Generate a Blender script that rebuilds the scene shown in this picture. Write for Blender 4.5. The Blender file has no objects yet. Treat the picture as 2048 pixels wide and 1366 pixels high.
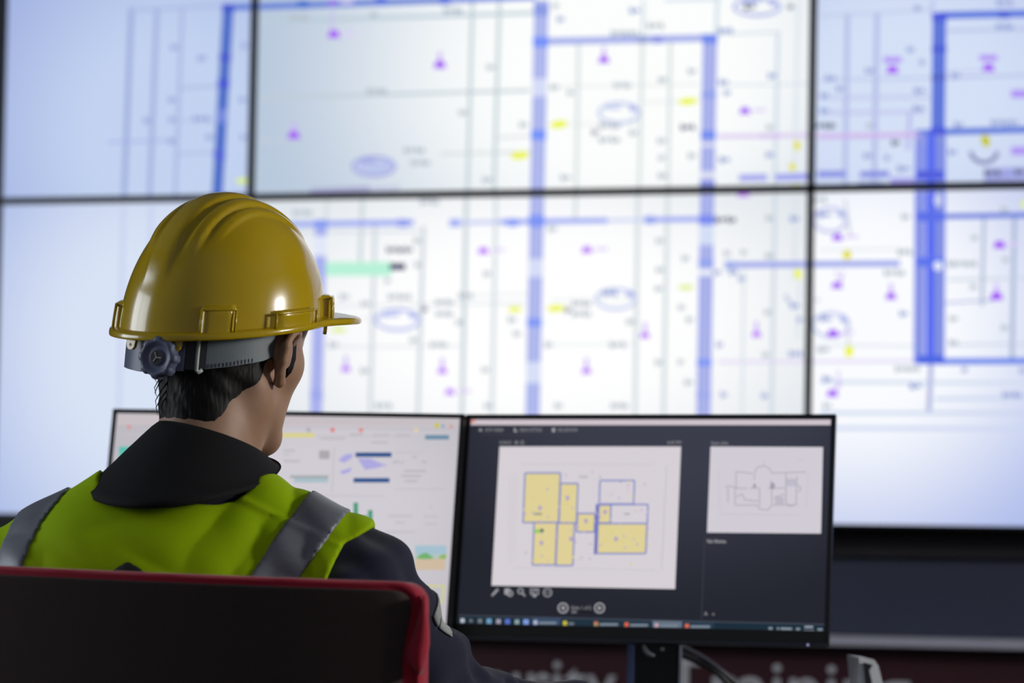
import bpy, bmesh, math, random
import numpy as np
from mathutils import Vector, Matrix

random.seed(7)
SC = bpy.context.scene
COL = SC.collection

# ------------------------------------------------------------------ camera
FPX = 4835.0                       # focal length in pixels of the 2048 px wide frame (85 mm)
PITCH, ROLL, SHIFT = 0.03608, 0.0179, 292.7
CAMZ = 0.97
_F = np.array([0, math.cos(PITCH), math.sin(PITCH)])
_R0 = np.array([1.0, 0, 0]); _U0 = np.array([0, -math.sin(PITCH), math.cos(PITCH)])
_R = math.cos(ROLL) * _R0 + math.sin(ROLL) * _U0
_U = -math.sin(ROLL) * _R0 + math.cos(ROLL) * _U0
cam_data = bpy.data.cameras.new('camera'); cam = bpy.data.objects.new('camera', cam_data); COL.objects.link(cam)
cam.matrix_world = Matrix(((_R[0], _U[0], -_F[0], 0), (_R[1], _U[1], -_F[1], 0), (_R[2], _U[2], -_F[2], CAMZ), (0, 0, 0, 1)))
cam_data.sensor_width = 36; cam_data.lens = FPX / 2048 * 36
cam_data.shift_y = SHIFT / 2048
cam_data.clip_start = 0.05
cam_data.dof.use_dof = True; cam_data.dof.focus_distance = 2.82; cam_data.dof.aperture_fstop = 3.5
SC.camera = cam

# ------------------------------------------------------------------ world, exposure, ambient fill
SC.view_settings.view_transform = 'Standard'; SC.view_settings.look = 'None'
SC.view_settings.exposure = 0.0; SC.view_settings.gamma = 1.0
w = bpy.data.worlds.new('ambient_fill'); SC.world = w; w.use_nodes = True
w.node_tree.nodes['Background'].inputs[0].default_value = (0.62, 0.68, 0.80, 1)
w.node_tree.nodes['Background'].inputs[1].default_value = 0.19  # even ambient fill, added in place of the room's unseen lamps

def px(u, v, Y):
    """point at depth Y seen at photo pixel (u, v)"""
    d = (u - 1024) / FPX * _R + (683 + SHIFT - v) / FPX * _U + _F
    return d / d[1] * Y + np.array([0, 0, CAMZ])

# ------------------------------------------------------------------ materials
def lin(c):
    return tuple(((x / 255) / 12.92 if x / 255 <= 0.04045 else ((x / 255 + 0.055) / 1.055) ** 2.4) for x in c)
MATS = {}
def mat(name, rgb, rough=0.5, metal=0.0, var=0.12, vscale=20, bump=0.0, bscale=200, coat=0.0, spec=0.5,
        sss=0.0, sheen=0.0, stretch=None, coat_rough=0.03):
    if name in MATS: return MATS[name]
    m = bpy.data.materials.new(name); m.use_nodes = True; nt = m.node_tree; b = nt.nodes['Principled BSDF']
    tc = nt.nodes.new('ShaderNodeTexCoord'); n = nt.nodes.new('ShaderNodeTexNoise')
    n.inputs['Scale'].default_value = vscale; n.inputs['Detail'].default_value = 4
    mp = nt.nodes.new('ShaderNodeMapping'); nt.links.new(tc.outputs['Object'], mp.inputs['Vector'])
    if stretch: mp.inputs['Scale'].default_value = stretch
    nt.links.new(mp.outputs[0], n.inputs['Vector'])
    r = nt.nodes.new('ShaderNodeMix'); r.data_type = 'RGBA'
    c = lin(rgb) if max(rgb) > 1 else rgb
    r.inputs[6].default_value = (*[x * (1 - var) for x in c], 1)
    r.inputs[7].default_value = (*[min(1, x * (1 + var)) for x in c], 1)
    nt.links.new(n.outputs['Fac'], r.inputs[0]); nt.links.new(r.outputs[2], b.inputs['Base Color'])
    b.inputs['Roughness'].default_value = rough; b.inputs['Metallic'].default_value = metal
    b.inputs['Specular IOR Level'].default_value = spec
    b.inputs['Coat Weight'].default_value = coat; b.inputs['Coat Roughness'].default_value = coat_rough
    if sss:
        b.inputs['Subsurface Weight'].default_value = sss; b.inputs['Subsurface Radius'].default_value = (0.012, 0.004, 0.002)
        b.inputs['Subsurface Scale'].default_value = 1.0
    if sheen: b.inputs['Sheen Weight'].default_value = sheen
    if bump:
        n2 = nt.nodes.new('ShaderNodeTexNoise'); n2.inputs['Scale'].default_value = bscale; n2.inputs['Detail'].default_value = 3
        nt.links.new(mp.outputs[0], n2.inputs['Vector'])
        bp = nt.nodes.new('ShaderNodeBump'); bp.inputs['Strength'].default_value = bump; bp.inputs['Distance'].default_value = 0.002
        nt.links.new(n2.outputs['Fac'], bp.inputs['Height']); nt.links.new(bp.outputs[0], b.inputs['Normal'])
    MATS[name] = m
    return m

def emit(rgb, strength=1.0):
    key = 'screen_ink_%d_%d_%d' % tuple(int(x) for x in rgb)
    if key in MATS: return MATS[key]
    m = bpy.data.materials.new(key); m.use_nodes = True; nt = m.node_tree; b = nt.nodes['Principled BSDF']
    b.inputs['Base Color'].default_value = (0.004, 0.004, 0.004, 1); b.inputs['Roughness'].default_value = 0.5
    b.inputs['Specular IOR Level'].default_value = 0.1
    b.inputs['Emission Color'].default_value = (*lin(rgb), 1); b.inputs['Emission Strength'].default_value = strength
    m.cycles.emission_sampling = 'NONE'
    MATS[key] = m
    return m

def backlit(name, edge, core, cx, cy, rx, ry, strength=1.0):
    """lit display: the backlight's hot spot and falloff in the panel's own coordinates (metres)"""
    m = bpy.data.materials.new(name); m.use_nodes = True; nt = m.node_tree; b = nt.nodes['Principled BSDF']
    b.inputs['Base Color'].default_value = (0.004, 0.004, 0.004, 1); b.inputs['Roughness'].default_value = 0.5
    b.inputs['Specular IOR Level'].default_value = 0.1
    tc = nt.nodes.new('ShaderNodeTexCoord'); mp = nt.nodes.new('ShaderNodeMapping'); mp.vector_type = 'TEXTURE'
    mp.inputs['Location'].default_value = (cx, 0, cy); mp.inputs['Scale'].default_value = (rx, 1, ry)
    nt.links.new(tc.outputs['Object'], mp.inputs['Vector'])
    g = nt.nodes.new('ShaderNodeTexGradient'); g.gradient_type = 'SPHERICAL'; nt.links.new(mp.outputs[0], g.inputs[0])
    cr = nt.nodes.new('ShaderNodeValToRGB'); cr.color_ramp.interpolation = 'EASE'
    cr.color_ramp.elements[0].color = (*lin(edge), 1); cr.color_ramp.elements[1].color = (*lin(core), 1)
    cr.color_ramp.elements[1].position = 0.75
    nt.links.new(g.outputs['Fac'], cr.inputs[0]); nt.links.new(cr.outputs[0], b.inputs['Emission Color'])
    b.inputs['Emission Strength'].default_value = strength
    return m

# ------------------------------------------------------------------ object helpers
def put(o, name, label=None, cat=None, group=None, kind=None):
    o.name = name
    for k, v in (('label', label), ('category', cat), ('group', group), ('kind', kind)):
        if v: o[k] = v
    return o
def empty(name, loc, label, cat, group=None, M=None):
    o = bpy.data.objects.new(name, None); COL.objects.link(o); o.empty_display_size = 0.1
    o.matrix_world = M if M is not None else Matrix.Translation(Vector(loc))
    if M is not None: o.matrix_world = M
    put(o, name, label, cat, group)
    return o
def link(me, name, mats, parent=None, smooth=True, world=True):
    """mesh -> object; vertices are in world coordinates when world=True, else in the parent's frame"""
    o = bpy.data.objects.new(name, me); COL.objects.link(o)
    for m in (mats if isinstance(mats, (list, tuple)) else [mats]): me.materials.append(m)
    if smooth:
        me.polygons.foreach_set('use_smooth', [True] * len(me.polygons))
    if parent is not None:
        top = parent
        o.parent = parent
        if world:
            inv = np.array(abs_matrix(parent).inverted())
            n = len(me.vertices); co = np.empty(n * 3, 'f'); me.vertices.foreach_get('co', co)
            co = co.reshape(-1, 3) @ inv[:3, :3].T + inv[:3, 3]
            me.vertices.foreach_set('co', co.astype('f').ravel()); me.update()
    return o
def abs_matrix(o):
    return (abs_matrix(o.parent) @ o.matrix_basis) if o.parent else o.matrix_basis.copy()
def recentre(o):
    """move a free-standing mesh's origin to the middle of its foot"""
    me = o.data; n = len(me.vertices); co = np.empty(n * 3, 'f'); me.vertices.foreach_get('co', co); co = co.reshape(-1, 3)
    c = (co.min(0) + co.max(0)) / 2; c[2] = co[:, 2].min()
    me.vertices.foreach_set('co', (co - c).astype('f').ravel()); me.update(); o.location = Vector(c.tolist())
    return o
def np_mesh(name, verts, faces):
    me = bpy.data.meshes.new(name)
    verts = np.asarray(verts, 'f'); faces = np.asarray(faces, 'i')
    k = faces.shape[1]
    me.vertices.add(len(verts)); me.vertices.foreach_set('co', verts.ravel())
    me.loops.add(faces.size); me.loops.foreach_set('vertex_index', faces.ravel())
    me.polygons.add(len(faces)); me.polygons.foreach_set('loop_start', np.arange(len(faces), dtype='i') * k)
    me.polygons.foreach_set('loop_total', np.full(len(faces), k, 'i'))
    me.update(calc_edges=True); me.validate()
    return me
class MB:
    """collects solids into one mesh"""
    def __init__(s): s.bm = bmesh.new()
    def box(s, c, size, M=None, bevel=0.0, seg=2):
        r = bmesh.ops.create_cube(s.bm, size=1.0)
        vs = r['verts']
        bmesh.ops.scale(s.bm, vec=size, verts=vs)
        if bevel:
            es = list({e for v in vs for e in v.link_edges})
            rb = bmesh.ops.bevel(s.bm, geom=es, offset=bevel, segments=seg, profile=0.6, affect='EDGES')
            vs = list({v for f in rb['faces'] for v in f.verts} | {v for v in vs if v.is_valid})
        T = Matrix.Translation(Vector([float(x) for x in c]))
        bmesh.ops.transform(s.bm, matrix=(M @ T if M is not None else T), verts=vs)
        return s
    def tube(s, pts, rads, n=12, cap=True):
        pts = [Vector([float(x) for x in p]) for p in pts]
        if not isinstance(rads, (list, tuple)): rads = [rads] * len(pts)
        rings = []; prev = None
        for i, p in enumerate(pts):
            t = (pts[min(i + 1, len(pts) - 1)] - pts[max(i - 1, 0)]).normalized()
            a = (prev - t * prev.dot(t)) if prev is not None else t.orthogonal()
            a.normalize(); prev = a; b = t.cross(a)
            rings.append([s.bm.verts.new(p + (a * math.cos(2 * math.pi * k / n) + b * math.sin(2 * math.pi * k / n)) * rads[i]) for k in range(n)])
        for r0, r1 in zip(rings, rings[1:]):
            for k in range(n): s.bm.faces.new((r0[k], r0[(k + 1) % n], r1[(k + 1) % n], r1[k]))
        if cap:
            s.bm.faces.new(rings[0][::-1]); s.bm.faces.new(rings[-1])
        return s
    def loft(s, rings, closed=True, cap=True, wrap=False):
        vs = [[s.bm.verts.new([float(x) for x in p]) for p in r] for r in rings]
        n = len(vs[0]); pairs = list(zip(vs, vs[1:])) + ([(vs[-1], vs[0])] if wrap else [])
        for a, b in pairs:
            for k in range(n if closed else n - 1):
                s.bm.faces.new((a[k], a[(k + 1) % n], b[(k + 1) % n], b[k]))
        if cap and not wrap and closed:
            s.bm.faces.new(vs[0][::-1]); s.bm.faces.new(vs[-1])
        return s
    def mesh(s, name):
        bmesh.ops.recalc_face_normals(s.bm, faces=s.bm.faces)
        me = bpy.data.meshes.new(name); s.bm.to_mesh(me); s.bm.free()
        return me
    def build(s, name, m, parent=None, smooth=False, world=True):
        o = link(s.mesh(name), name, m, parent, smooth, world)
        return o

# ------------------------------------------------------------------ distance-field modelling
def smin(a, b, k):
    if k <= 0: return np.minimum(a, b)
    h = np.clip(0.5 + 0.5 * (b - a) / k, 0, 1)
    return b + (a - b) * h - k * h * (1 - h)
class Field:
    def __init__(s, xs, ys, zs):
        s.ax = [np.asarray(a, 'f') for a in (xs, ys, zs)]
        s.F = np.full([len(a) for a in s.ax], 0.5, 'f')
    def sl(s, lo, hi):
        out = []
        for a, l, h in zip(s.ax, lo, hi):
            i = max(0, np.searchsorted(a, l) - 1); j = min(len(a), np.searchsorted(a, h) + 1)
            if j <= i: return None
            out.append(slice(i, j))
        return tuple(out)
    def grid(s, sl):
        return (s.ax[0][sl[0]][:, None, None], s.ax[1][sl[1]][None, :, None], s.ax[2][sl[2]][None, None, :])
    def add(s, prim, k=0.02, inflate=0.0, sub=False):
        fn, lo, hi = prim
        m = 0.05 + inflate
        sl = s.sl(np.asarray(lo) - m, np.asarray(hi) + m)
        if sl is None: return s
        d = fn(*s.grid(sl)) - inflate
        if sub: s.F[sl] = -smin(-s.F[sl], d, k)
        else: s.F[sl] = smin(s.F[sl], d, k)
        return s
def ell(c, r, M=None):
    c = np.asarray(c, float); r = np.asarray(r, float); R = np.eye(3) if M is None else np.asarray(M)[:3, :3]
    def fn(x, y, z):
        dx, dy, dz = x - c[0], y - c[1], z - c[2]
        p = [R[0, i] * dx + R[1, i] * dy + R[2, i] * dz for i in range(3)]
        k0 = np.sqrt(sum((p[i] / r[i]) ** 2 for i in range(3))); k1 = np.sqrt(sum((p[i] / r[i] ** 2) ** 2 for i in range(3)))
        return (k0 * (k0 - 1) / np.maximum(k1, 1e-6)).astype('f')
    m = r.max()
    return fn, c - m, c + m
def cone(a, b, ra, rb):
    a = np.asarray(a, float); b = np.asarray(b, float); ba = b - a; L = ba @ ba
    def fn(x, y, z):
        dx, dy, dz = x - a[0], y - a[1], z - a[2]
        h = np.clip((dx * ba[0] + dy * ba[1] + dz * ba[2]) / L, 0, 1)
        return (np.sqrt((dx - h * ba[0]) ** 2 + (dy - h * ba[1]) ** 2 + (dz - h * ba[2]) ** 2) - (ra + (rb - ra) * h)).astype('f')
    m = max(ra, rb)
    return fn, np.minimum(a, b) - m, np.maximum(a, b) + m
def nets(field, name, F=None):
    F = field.F if F is None else F
    X, Y, Z = field.ax
    S = F < 0
    cnt = sum(S[i:S.shape[0] - 1 + i, j:S.shape[1] - 1 + j, k:S.shape[2] - 1 + k].astype('i1') for i in (0, 1) for j in (0, 1) for k in (0, 1))
    act = (cnt > 0) & (cnt < 8)
    I = np.argwhere(act); idx = np.full(act.shape, -1, 'i'); idx[act] = np.arange(len(I))
    cor = [(i, j, k) for i in (0, 1) for j in (0, 1) for k in (0, 1)]
    val = [F[I[:, 0] + c[0], I[:, 1] + c[1], I[:, 2] + c[2]] for c in cor]
    pos = [np.stack([X[I[:, 0] + c[0]], Y[I[:, 1] + c[1]], Z[I[:, 2] + c[2]]], 1) for c in cor]
    acc = np.zeros((len(I), 3)); n = np.zeros(len(I))
    for a in range(8):
        for b in range(a + 1, 8):
            if sum(abs(cor[a][q] - cor[b][q]) for q in range(3)) != 1: continue
            m = (val[a] < 0) != (val[b] < 0)
            t = val[a][m] / (val[a][m] - val[b][m])
            acc[m] += pos[a][m] + (pos[b][m] - pos[a][m]) * t[:, None]; n[m] += 1
    V = acc / n[:, None]
    quads = []
    for ax in range(3):
        o1, o2 = [(1, 2), (2, 0), (0, 1)][ax]
        s0 = [slice(None)] * 3; s1 = [slice(None)] * 3; s0[ax] = slice(0, -1); s1[ax] = slice(1, None)
        df = S[tuple(s0)] != S[tuple(s1)]
        E = np.argwhere(df)
        E = E[(E[:, o1] > 0) & (E[:, o2] > 0) & (E[:, o1] < S.shape[o1] - 1) & (E[:, o2] < S.shape[o2] - 1)]
        def cell(d1, d2):
            C = E.copy(); C[:, o1] -= d1; C[:, o2] -= d2
            return idx[C[:, 0], C[:, 1], C[:, 2]]
        q = np.stack([cell(1, 1), cell(0, 1), cell(0, 0), cell(1, 0)], 1)
        flip = ~S[tuple(E.T)]
        q[flip] = q[flip][:, ::-1]
        quads.append(q)
    Q = np.concatenate(quads); Q = Q[(Q >= 0).all(1)]
    return np_mesh(name, V, Q)
def span(*segs):
    """axis samples: (start, end, step), ..."""
    out = []
    for a, b, s in segs:
        n = max(1, int(round((b - a) / s))); out += list(a + (b - a) * np.arange(n) / n)
    return np.array(out + [segs[-1][1]])
def poly_d(P, Q, poly):
    """signed distance to a polygon in a plane, negative inside"""
    poly = np.asarray(poly, float); n = len(poly)
    d = np.full(np.broadcast(P, Q).shape, 1e9); s = np.ones_like(d)
    for i in range(n):
        a = poly[i]; b = poly[i - 1]; e = b - a; wx = P - a[0]; wy = Q - a[1]
        t = np.clip((wx * e[0] + wy * e[1]) / (e @ e), 0, 1)
        d = np.minimum(d, (wx - e[0] * t) ** 2 + (wy - e[1] * t) ** 2)
        c1 = Q >= a[1]; c2 = Q < b[1]; c3 = e[0] * wy > e[1] * wx
        s = np.where((c1 & c2 & c3) | (~c1 & ~c2 & ~c3), -s, s)
    return (s * np.sqrt(d)).astype('f')

# ------------------------------------------------------------------ flat screens: graphics as shapes lying on the display plane
class Canvas:
    def __init__(s, origin, W, V, N):
        s.o, s.W, s.V, s.N = [np.asarray(a, float) for a in (origin, W, V, N)]   # N points at the viewer
    def hit(s, u, v):
        d = (u - 1024) / FPX * _R + (683 + SHIFT - v) / FPX * _U + _F
        c = np.array([0, 0, CAMZ]); t = ((s.o - c) @ s.N) / (d @ s.N); p = c + d * t - s.o
        return np.array([p @ s.W, p @ s.V])
class Drawing:
    """polygons in plane coordinates with a layer and a colour"""
    def __init__(s, canvas): s.c = canvas; s.items = []
    def poly(s, pts, col, layer=1): s.items.append((np.array([s.c.hit(*p) for p in pts]), col, layer)); return s
    def rect(s, u0, v0, u1, v1, col, layer=1): return s.poly([(u0, v0), (u1, v0), (u1, v1), (u0, v1)], col, layer)
    def line(s, p, q, wd, col, layer=1):
        p, q = np.array(p, float), np.array(q, float); t = (q - p) / np.linalg.norm(q - p); n = np.array([-t[1], t[0]]) * wd / 2
        return s.poly([p + n, q + n, q - n, p - n], col, layer)
    def path(s, pts, wd, col, layer=1):
        for a, b in zip(pts, pts[1:]): s.line(a, b, wd, col, layer)
        return s
    def ring(s, u, v, ru, rv, wd, col, layer=2, a0=0, a1=360, n=18):
        A = [math.radians(a0 + (a1 - a0) * i / n) for i in range(n + 1)]
        for a, b in zip(A, A[1:]):
            s.poly([(u + (ru + k) * math.cos(t), v - (rv + k) * math.sin(t)) for t, k in ((a, -wd / 2), (a, wd / 2), (b, wd / 2), (b, -wd / 2))], col, layer)
        return s
    def disc(s, u, v, ru, rv, col, layer=3, n=14, a=0):
        ca, sa = math.cos(a), math.sin(a); P = []
        for i in range(n):
            x = ru * math.cos(2 * math.pi * i / n); y = rv * math.sin(2 * math.pi * i / n)
            P.append((u + x * ca - y * sa, v + x * sa + y * ca))
        return s.poly(P, col, layer)
    def text(s, u0, v, txt, h, col, layer=3, width=None):
        cu = bpy.data.curves.new('t', 'FONT'); cu.body = txt; cu.size = 1.0; cu.resolution_u = 2
        o = bpy.data.objects.new('t', cu); COL.objects.link(o); dg = bpy.context.evaluated_depsgraph_get()
        me = bpy.data.meshes.new_from_object(o.evaluated_get(dg))
        vs = [x.co.copy() for x in me.vertices]
        sx = (width / max(q.x for q in vs)) if width else h
        for f in me.polygons:
            s.poly([(u0 + vs[i].x * sx, v - vs[i].y * h) for i in f.vertices], col, layer)
        bpy.data.objects.remove(o); bpy.data.curves.remove(cu); bpy.data.meshes.remove(me)
        return s
def clip(P, x0, x1, y0, y1):
    for ax, lim, sg in ((0, x0, 1), (0, x1, -1), (1, y0, 1), (1, y1, -1)):
        out = []
        for i in range(len(P)):
            a, b = P[i - 1], P[i]; da, db = sg * (a[ax] - lim), sg * (b[ax] - lim)
            if (da < 0) != (db < 0): out.append(a + (b - a) * (da / (da - db)))
            if db >= 0: out.append(b)
        P = out
        if len(P) < 3: return None
    return P
def screen_mesh(name, drawing, rect, base_mat, centre, parent, step=0.0003):
    """the display face with its image; local frame x=W, y=-N, z=V about 'centre'"""
    x0, x1, y0, y1 = rect; mats = [base_mat]; V = []; Fc = []; mi = []
    def quad(P, z, m):
        base = len(V); V.extend([(p[0] - centre[0], -z, p[1] - centre[1]) for p in P]); Fc.append(tuple(range(base, base + len(P)))); mi.append(m)
    quad([(x0, y0), (x1, y0), (x1, y1), (x0, y1)], 0.0, 0)
    for P, col, layer in drawing.items:
        Q = clip(list(P), x0 + .001, x1 - .001, y0 + .001, y1 - .001)
        if Q is None: continue
        a = sum(Q[i - 1][0] * Q[i][1] - Q[i][0] * Q[i - 1][1] for i in range(len(Q)))
        if a < 0: Q = Q[::-1]
        m = emit(col)
        if m not in mats: mats.append(m)
        quad(Q, layer * step, mats.index(m))
    me = bpy.data.meshes.new(name); me.from_pydata(V, [], Fc); me.update()
    o = bpy.data.objects.new(name, me); COL.objects.link(o); o.parent = parent
    for m in mats: me.materials.append(m)
    me.polygons.foreach_set('material_index', mi)
    return o

# ================================================================== the room
m_wall = mat('wall_paint', (92, 96, 104), 0.8, var=.06, bump=.1)
m_maroon = mat('maroon_board', (68, 28, 38), 0.55, var=.1, vscale=8, bump=.05)
m_slate = mat('slate_panel', (70, 76, 98), 0.5, var=.1, vscale=6)
m_black = mat('black_plastic', (14, 14, 15), 0.45, var=.2, spec=.4)
m_ledge = mat('grey_ledge', (214, 214, 230), 0.45, var=.08)
m_floor = mat('carpet', (52, 54, 60), 0.95, var=.25, vscale=60, bump=.4, bscale=400)
m_ceil = mat('ceiling_paint', (120, 122, 126), 0.9, var=.04)

TH = 0.2104
WW = np.array([math.cos(TH), -math.sin(TH), 0]); WN = -np.array([math.sin(TH), math.cos(TH), 0]); WV = np.array([0, 0, 1.0])
WO = np.array([0, 5.24, 0.0])
wall = Canvas(WO, WW, WV, WN)
def wallM(s, z, back=0.0):
    p = WO + WW * s - WN * back
    return Matrix(((WW[0], -WN[0], 0, p[0]), (WW[1], -WN[1], 0, p[1]), (0, 0, 1, z), (0, 0, 0, 1)))

def setting(name, mb, m, M=None):
    o = mb.build(name, m); o['kind'] = 'structure'
    if M is not None: o.matrix_world = M
    return o
setting('floor', MB().box((0, 3, -.05), (7.6, 11, .1)), m_floor)
setting('ceiling', MB().box((0, 5.0, 2.95), (7.6, 7.0, .1)), m_ceil)  # ceiling and side walls stop short behind to let the ambient fill in
FR = wallM(0, 0, 0)
setting('wall_front', MB().box((0, .30, 1.45), (9.0, .10, 2.9)), m_wall, FR)
setting('trim_1', MB().box((0, .20, .40), (7.4, .08, .86)), m_maroon, FR)            # maroon board under the display wall
setting('trim_2', MB().box((0, .19, .932), (7.4, .08, .182)), m_slate, FR)
setting('trim_3', MB().box((0, .15, .842), (7.4, .14, .021), bevel=.004), m_ledge, FR)
setting('trim_4', MB().box((0, .17, 1.053), (7.4, .10, .058)), mat('dark_fascia', (52, 47, 52), .6), FR)
def side_wall(name, x, y0, y1, z0, z1):
    mb = MB()
    mb.box((x, (1.5 + y0) / 2, 1.45), (.12, y0 - 1.5, 2.9)); mb.box((x, (y1 + 8.5) / 2, 1.45), (.12, 8.5 - y1, 2.9))
    mb.box((x, (y0 + y1) / 2, z0 / 2), (.12, y1 - y0, z0)); mb.box((x, (y0 + y1) / 2, (z1 + 2.9) / 2), (.12, y1 - y0, 2.9 - z1))
    setting(name, mb, m_wall)
def daylight(name, strength, col):
    m = bpy.data.materials.new(name); m.use_nodes = True; b = m.node_tree.nodes['Principled BSDF']
    b.inputs['Base Color'].default_value = (.02, .02, .02, 1)
    b.inputs['Emission Color'].default_value = (*col, 1); b.inputs['Emission Strength'].default_value = strength
    return m
def window(n, x, y0, y1, z0, z1, sg, strength, col):
    r = bpy.data.objects.new('window_%d' % n, None); COL.objects.link(r); r.location = (x, (y0 + y1) / 2, z0); r['kind'] = 'structure'
    f = MB()
    for y in (y0 + .025, y1 - .025, (y0 + y1) / 2): f.box((x, y, (z0 + z1) / 2), (.13, .05 if y != (y0 + y1) / 2 else .03, z1 - z0))
    for z in (z0 + .025, z1 - .025): f.box((x, (y0 + y1) / 2, z), (.13, y1 - y0, .05))
    f.build('window_frame', mat('window_frame_white', (200, 202, 205), .5), r)
    MB().box((x + sg * .03, (y0 + y1) / 2, (z0 + z1) / 2), (.006, y1 - y0, z1 - z0)).build('pane', daylight('daylight_%d' % n, strength, col), r)
side_wall('wall_left', -3.06, 2.15, 3.75, 1.25, 2.35)
side_wall('wall_right', 3.06, 2.05, 2.75, 1.55, 2.1)
window(1, -3.06, 2.15, 3.75, 1.25, 2.35, -1, 6.5, (.86, .92, 1.0))
window(2, 3.06, 2.05, 2.75, 1.55, 2.1, 1, 75.0, (1.0, .97, .92))

# ================================================================== the video wall
D = Drawing(wall)
BL, BLD, BLL = (118, 138, 225), (92, 116, 232), (176, 184, 238)
# --- columns of the plan (blue)
def vband(x0, y0, x1, y1, wd, col, stripes=(), nodes=(), gaps=(), layer=2):
    D.line((x0, y0), (x1, y1), wd, col, layer)
    X = lambda y: x0 + (x1 - x0) * (y - y0) / (y1 - y0)
    for dx, w_, c in stripes: D.line((x0 + dx, y0), (x1 + dx, y1), w_, c, layer + 1)
    for y, h, c in nodes: D.rect(X(y) - wd * .55, y - h / 2, X(y) + wd * .55, y + h / 2, c, layer + 2)
    for y, h, c in gaps: D.rect(X(y) - wd * .52, y - h / 2, X(y) + wd * .52, y + h / 2, c, layer + 2)
vband(457, 8, 434, 400, 22, (84, 116, 200), [(6, 5, (78, 106, 205))], [(16, 16, (72, 88, 205)), (115, 14, (78, 92, 205)), (167, 16, (76, 90, 212)), (310, 18, (88, 104, 214))], [(232, 28, (120, 140, 220))])
vband(434, 400, 428, 560, 22, (150, 165, 228))
vband(642, 448, 632, 832, 24, (172, 180, 238), [(-9, 3, (150, 160, 232)), (9, 3, (150, 160, 232))], [(448, 16, (135, 155, 240)), (790, 20, (160, 170, 235))], [(492, 40, (226, 232, 248))])
vband(1083, 0, 1065, 832, 28, (178, 186, 236), [(-11, 5, (158, 170, 240)), (11, 5, (158, 170, 240))],
      [(84, 20, (118, 146, 250)), (20, 24, (140, 156, 228)), (270, 20, (118, 148, 250)), (442, 24, (128, 150, 246)), (645, 16, (128, 152, 248))],
      [(175, 36, (214, 220, 248)), (536, 36, (216, 222, 248)), (745, 42, (216, 224, 248))])
vband(1420, 72, 1407, 832, 28, (172, 180, 234), [(-11, 5, (150, 160, 236)), (11, 5, (150, 160, 236))],
      [(78, 18, (112, 138, 238)), (190, 12, (146, 162, 236)), (270, 16, (116, 142, 240)), (370, 16, (140, 150, 226)), (440, 20, (124, 140, 240)), (525, 14, (150, 166, 240)), (725, 14, (130, 154, 246)), (790, 12, (160, 172, 236))],
      [(290, 8, (222, 226, 246)), (350, 14, (222, 224, 244)), (470, 40, (212, 222, 246)), (545, 12, (238, 242, 250))])
vband(1879, 28, 1876, 270, 27, (98, 122, 214), [(-10, 6, (84, 110, 224)), (10, 6, (84, 110, 224))], [(34, 16, (80, 92, 220)), (98, 14, (80, 98, 214)), (155, 12, (88, 104, 196)), (262, 16, (78, 92, 220))])
for x0, x1, wd, c in ((1841, 1838, 22, (140, 152, 228)), (1862, 1860, 18, (88, 108, 240)), (1881, 1878, 22, (130, 144, 222))):
    D.line((x0, 262), (x1, 728), wd, c, 2)
for x in (1832, 1850, 1872, 1890): D.line((x, 290), (x - 3, 725), 4, (118, 136, 238), 3)
for y, c in ((350, (84, 96, 220)), (433, (92, 112, 232)), (524, (92, 116, 238)), (720, (78, 104, 228))): D.rect(1834, y - 9, 1888, y + 9, c, 4)
D.disc(1876, 532, 9, 10, (232, 238, 250), 5); D.disc(1876, 400, 8, 14, (206, 212, 240), 5)
# --- beams (blue, level)
for p, q, wd, c in (((457, 15), (900, 0), 13, (96, 126, 214)), ((900, 0), (1070, -6), 12, (112, 136, 224)), ((1085, 83), (1425, 76), 14, (164, 174, 236)),
                    ((575, 449), (690, 447), 11, (150, 166, 240)), ((690, 447), (828, 445), 11, (152, 166, 242)), ((900, 446), (1000, 444), 8, (196, 204, 244)), ((1000, 444), (1215, 441), 11, (158, 172, 244)),
                    ((1215, 441), (1290, 440), 7, (204, 212, 246)), ((1290, 440), (1425, 438), 11, (160, 172, 244)),
                    ((1452, 530), (1800, 527), 12, (158, 168, 236)), ((1876, 31), (2060, 27), 14, (88, 118, 222)), ((1886, 264), (2060, 259), 13, (92, 122, 218)),
                    ((1886, 433), (2060, 430), 11, (112, 132, 222)), ((1880, 723), (2060, 722), 13, (110, 138, 236)),
                    ((1478, 356), (1535, 355), 14, (166, 170, 238)), ((1550, 355), (1620, 353), 14, (160, 164, 238)), ((1635, 349), (1692, 348), 14, (142, 150, 228)), ((1720, 349), (1778, 348), 12, (134, 140, 224)), ((1780, 362), (1835, 362), 14, (170, 166, 236)),
                    ((620, 382), (740, 377), 10, (168, 170, 208)), ((740, 378), (800, 376), 8, (196, 200, 226)), ((1968, 350), (2060, 347), 26, (160, 166, 226)),
                    ((1830, 266), (1875, 264), 12, (100, 124, 224))):
    D.line(p, q, wd, c, 2)
for u, v, c in ((606, 9, (66, 110, 204)), (762, 3, (78, 108, 222)), (890, 1, (84, 112, 222)), (1315, 79, (140, 150, 230)), (1285, 79, (152, 164, 214)), (2008, 29, (78, 98, 214)), (806, 446, (146, 158, 240)), (910, 446, (166, 178, 244)), (1025, 445, (138, 158, 246)), (1300, 440, (150, 166, 240)), (1460, 530, (164, 178, 236))):
    D.rect(u - 11, v - 8, u + 11, v + 8, c, 4)
# --- purple run lines
D.line((1435, 273), (1845, 268), 9, (222, 206, 242), 1); D.line((1436, 724), (1830, 722), 6, (226, 216, 246), 1)
D.line((1638, 274), (1840, 270), 9, (206, 184, 236), 2); D.line((1520, 272), (1560, 272), 10, (216, 194, 240), 2)
D.line((215, 285), (345, 280), 6, (176, 188, 232), 1)
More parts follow.
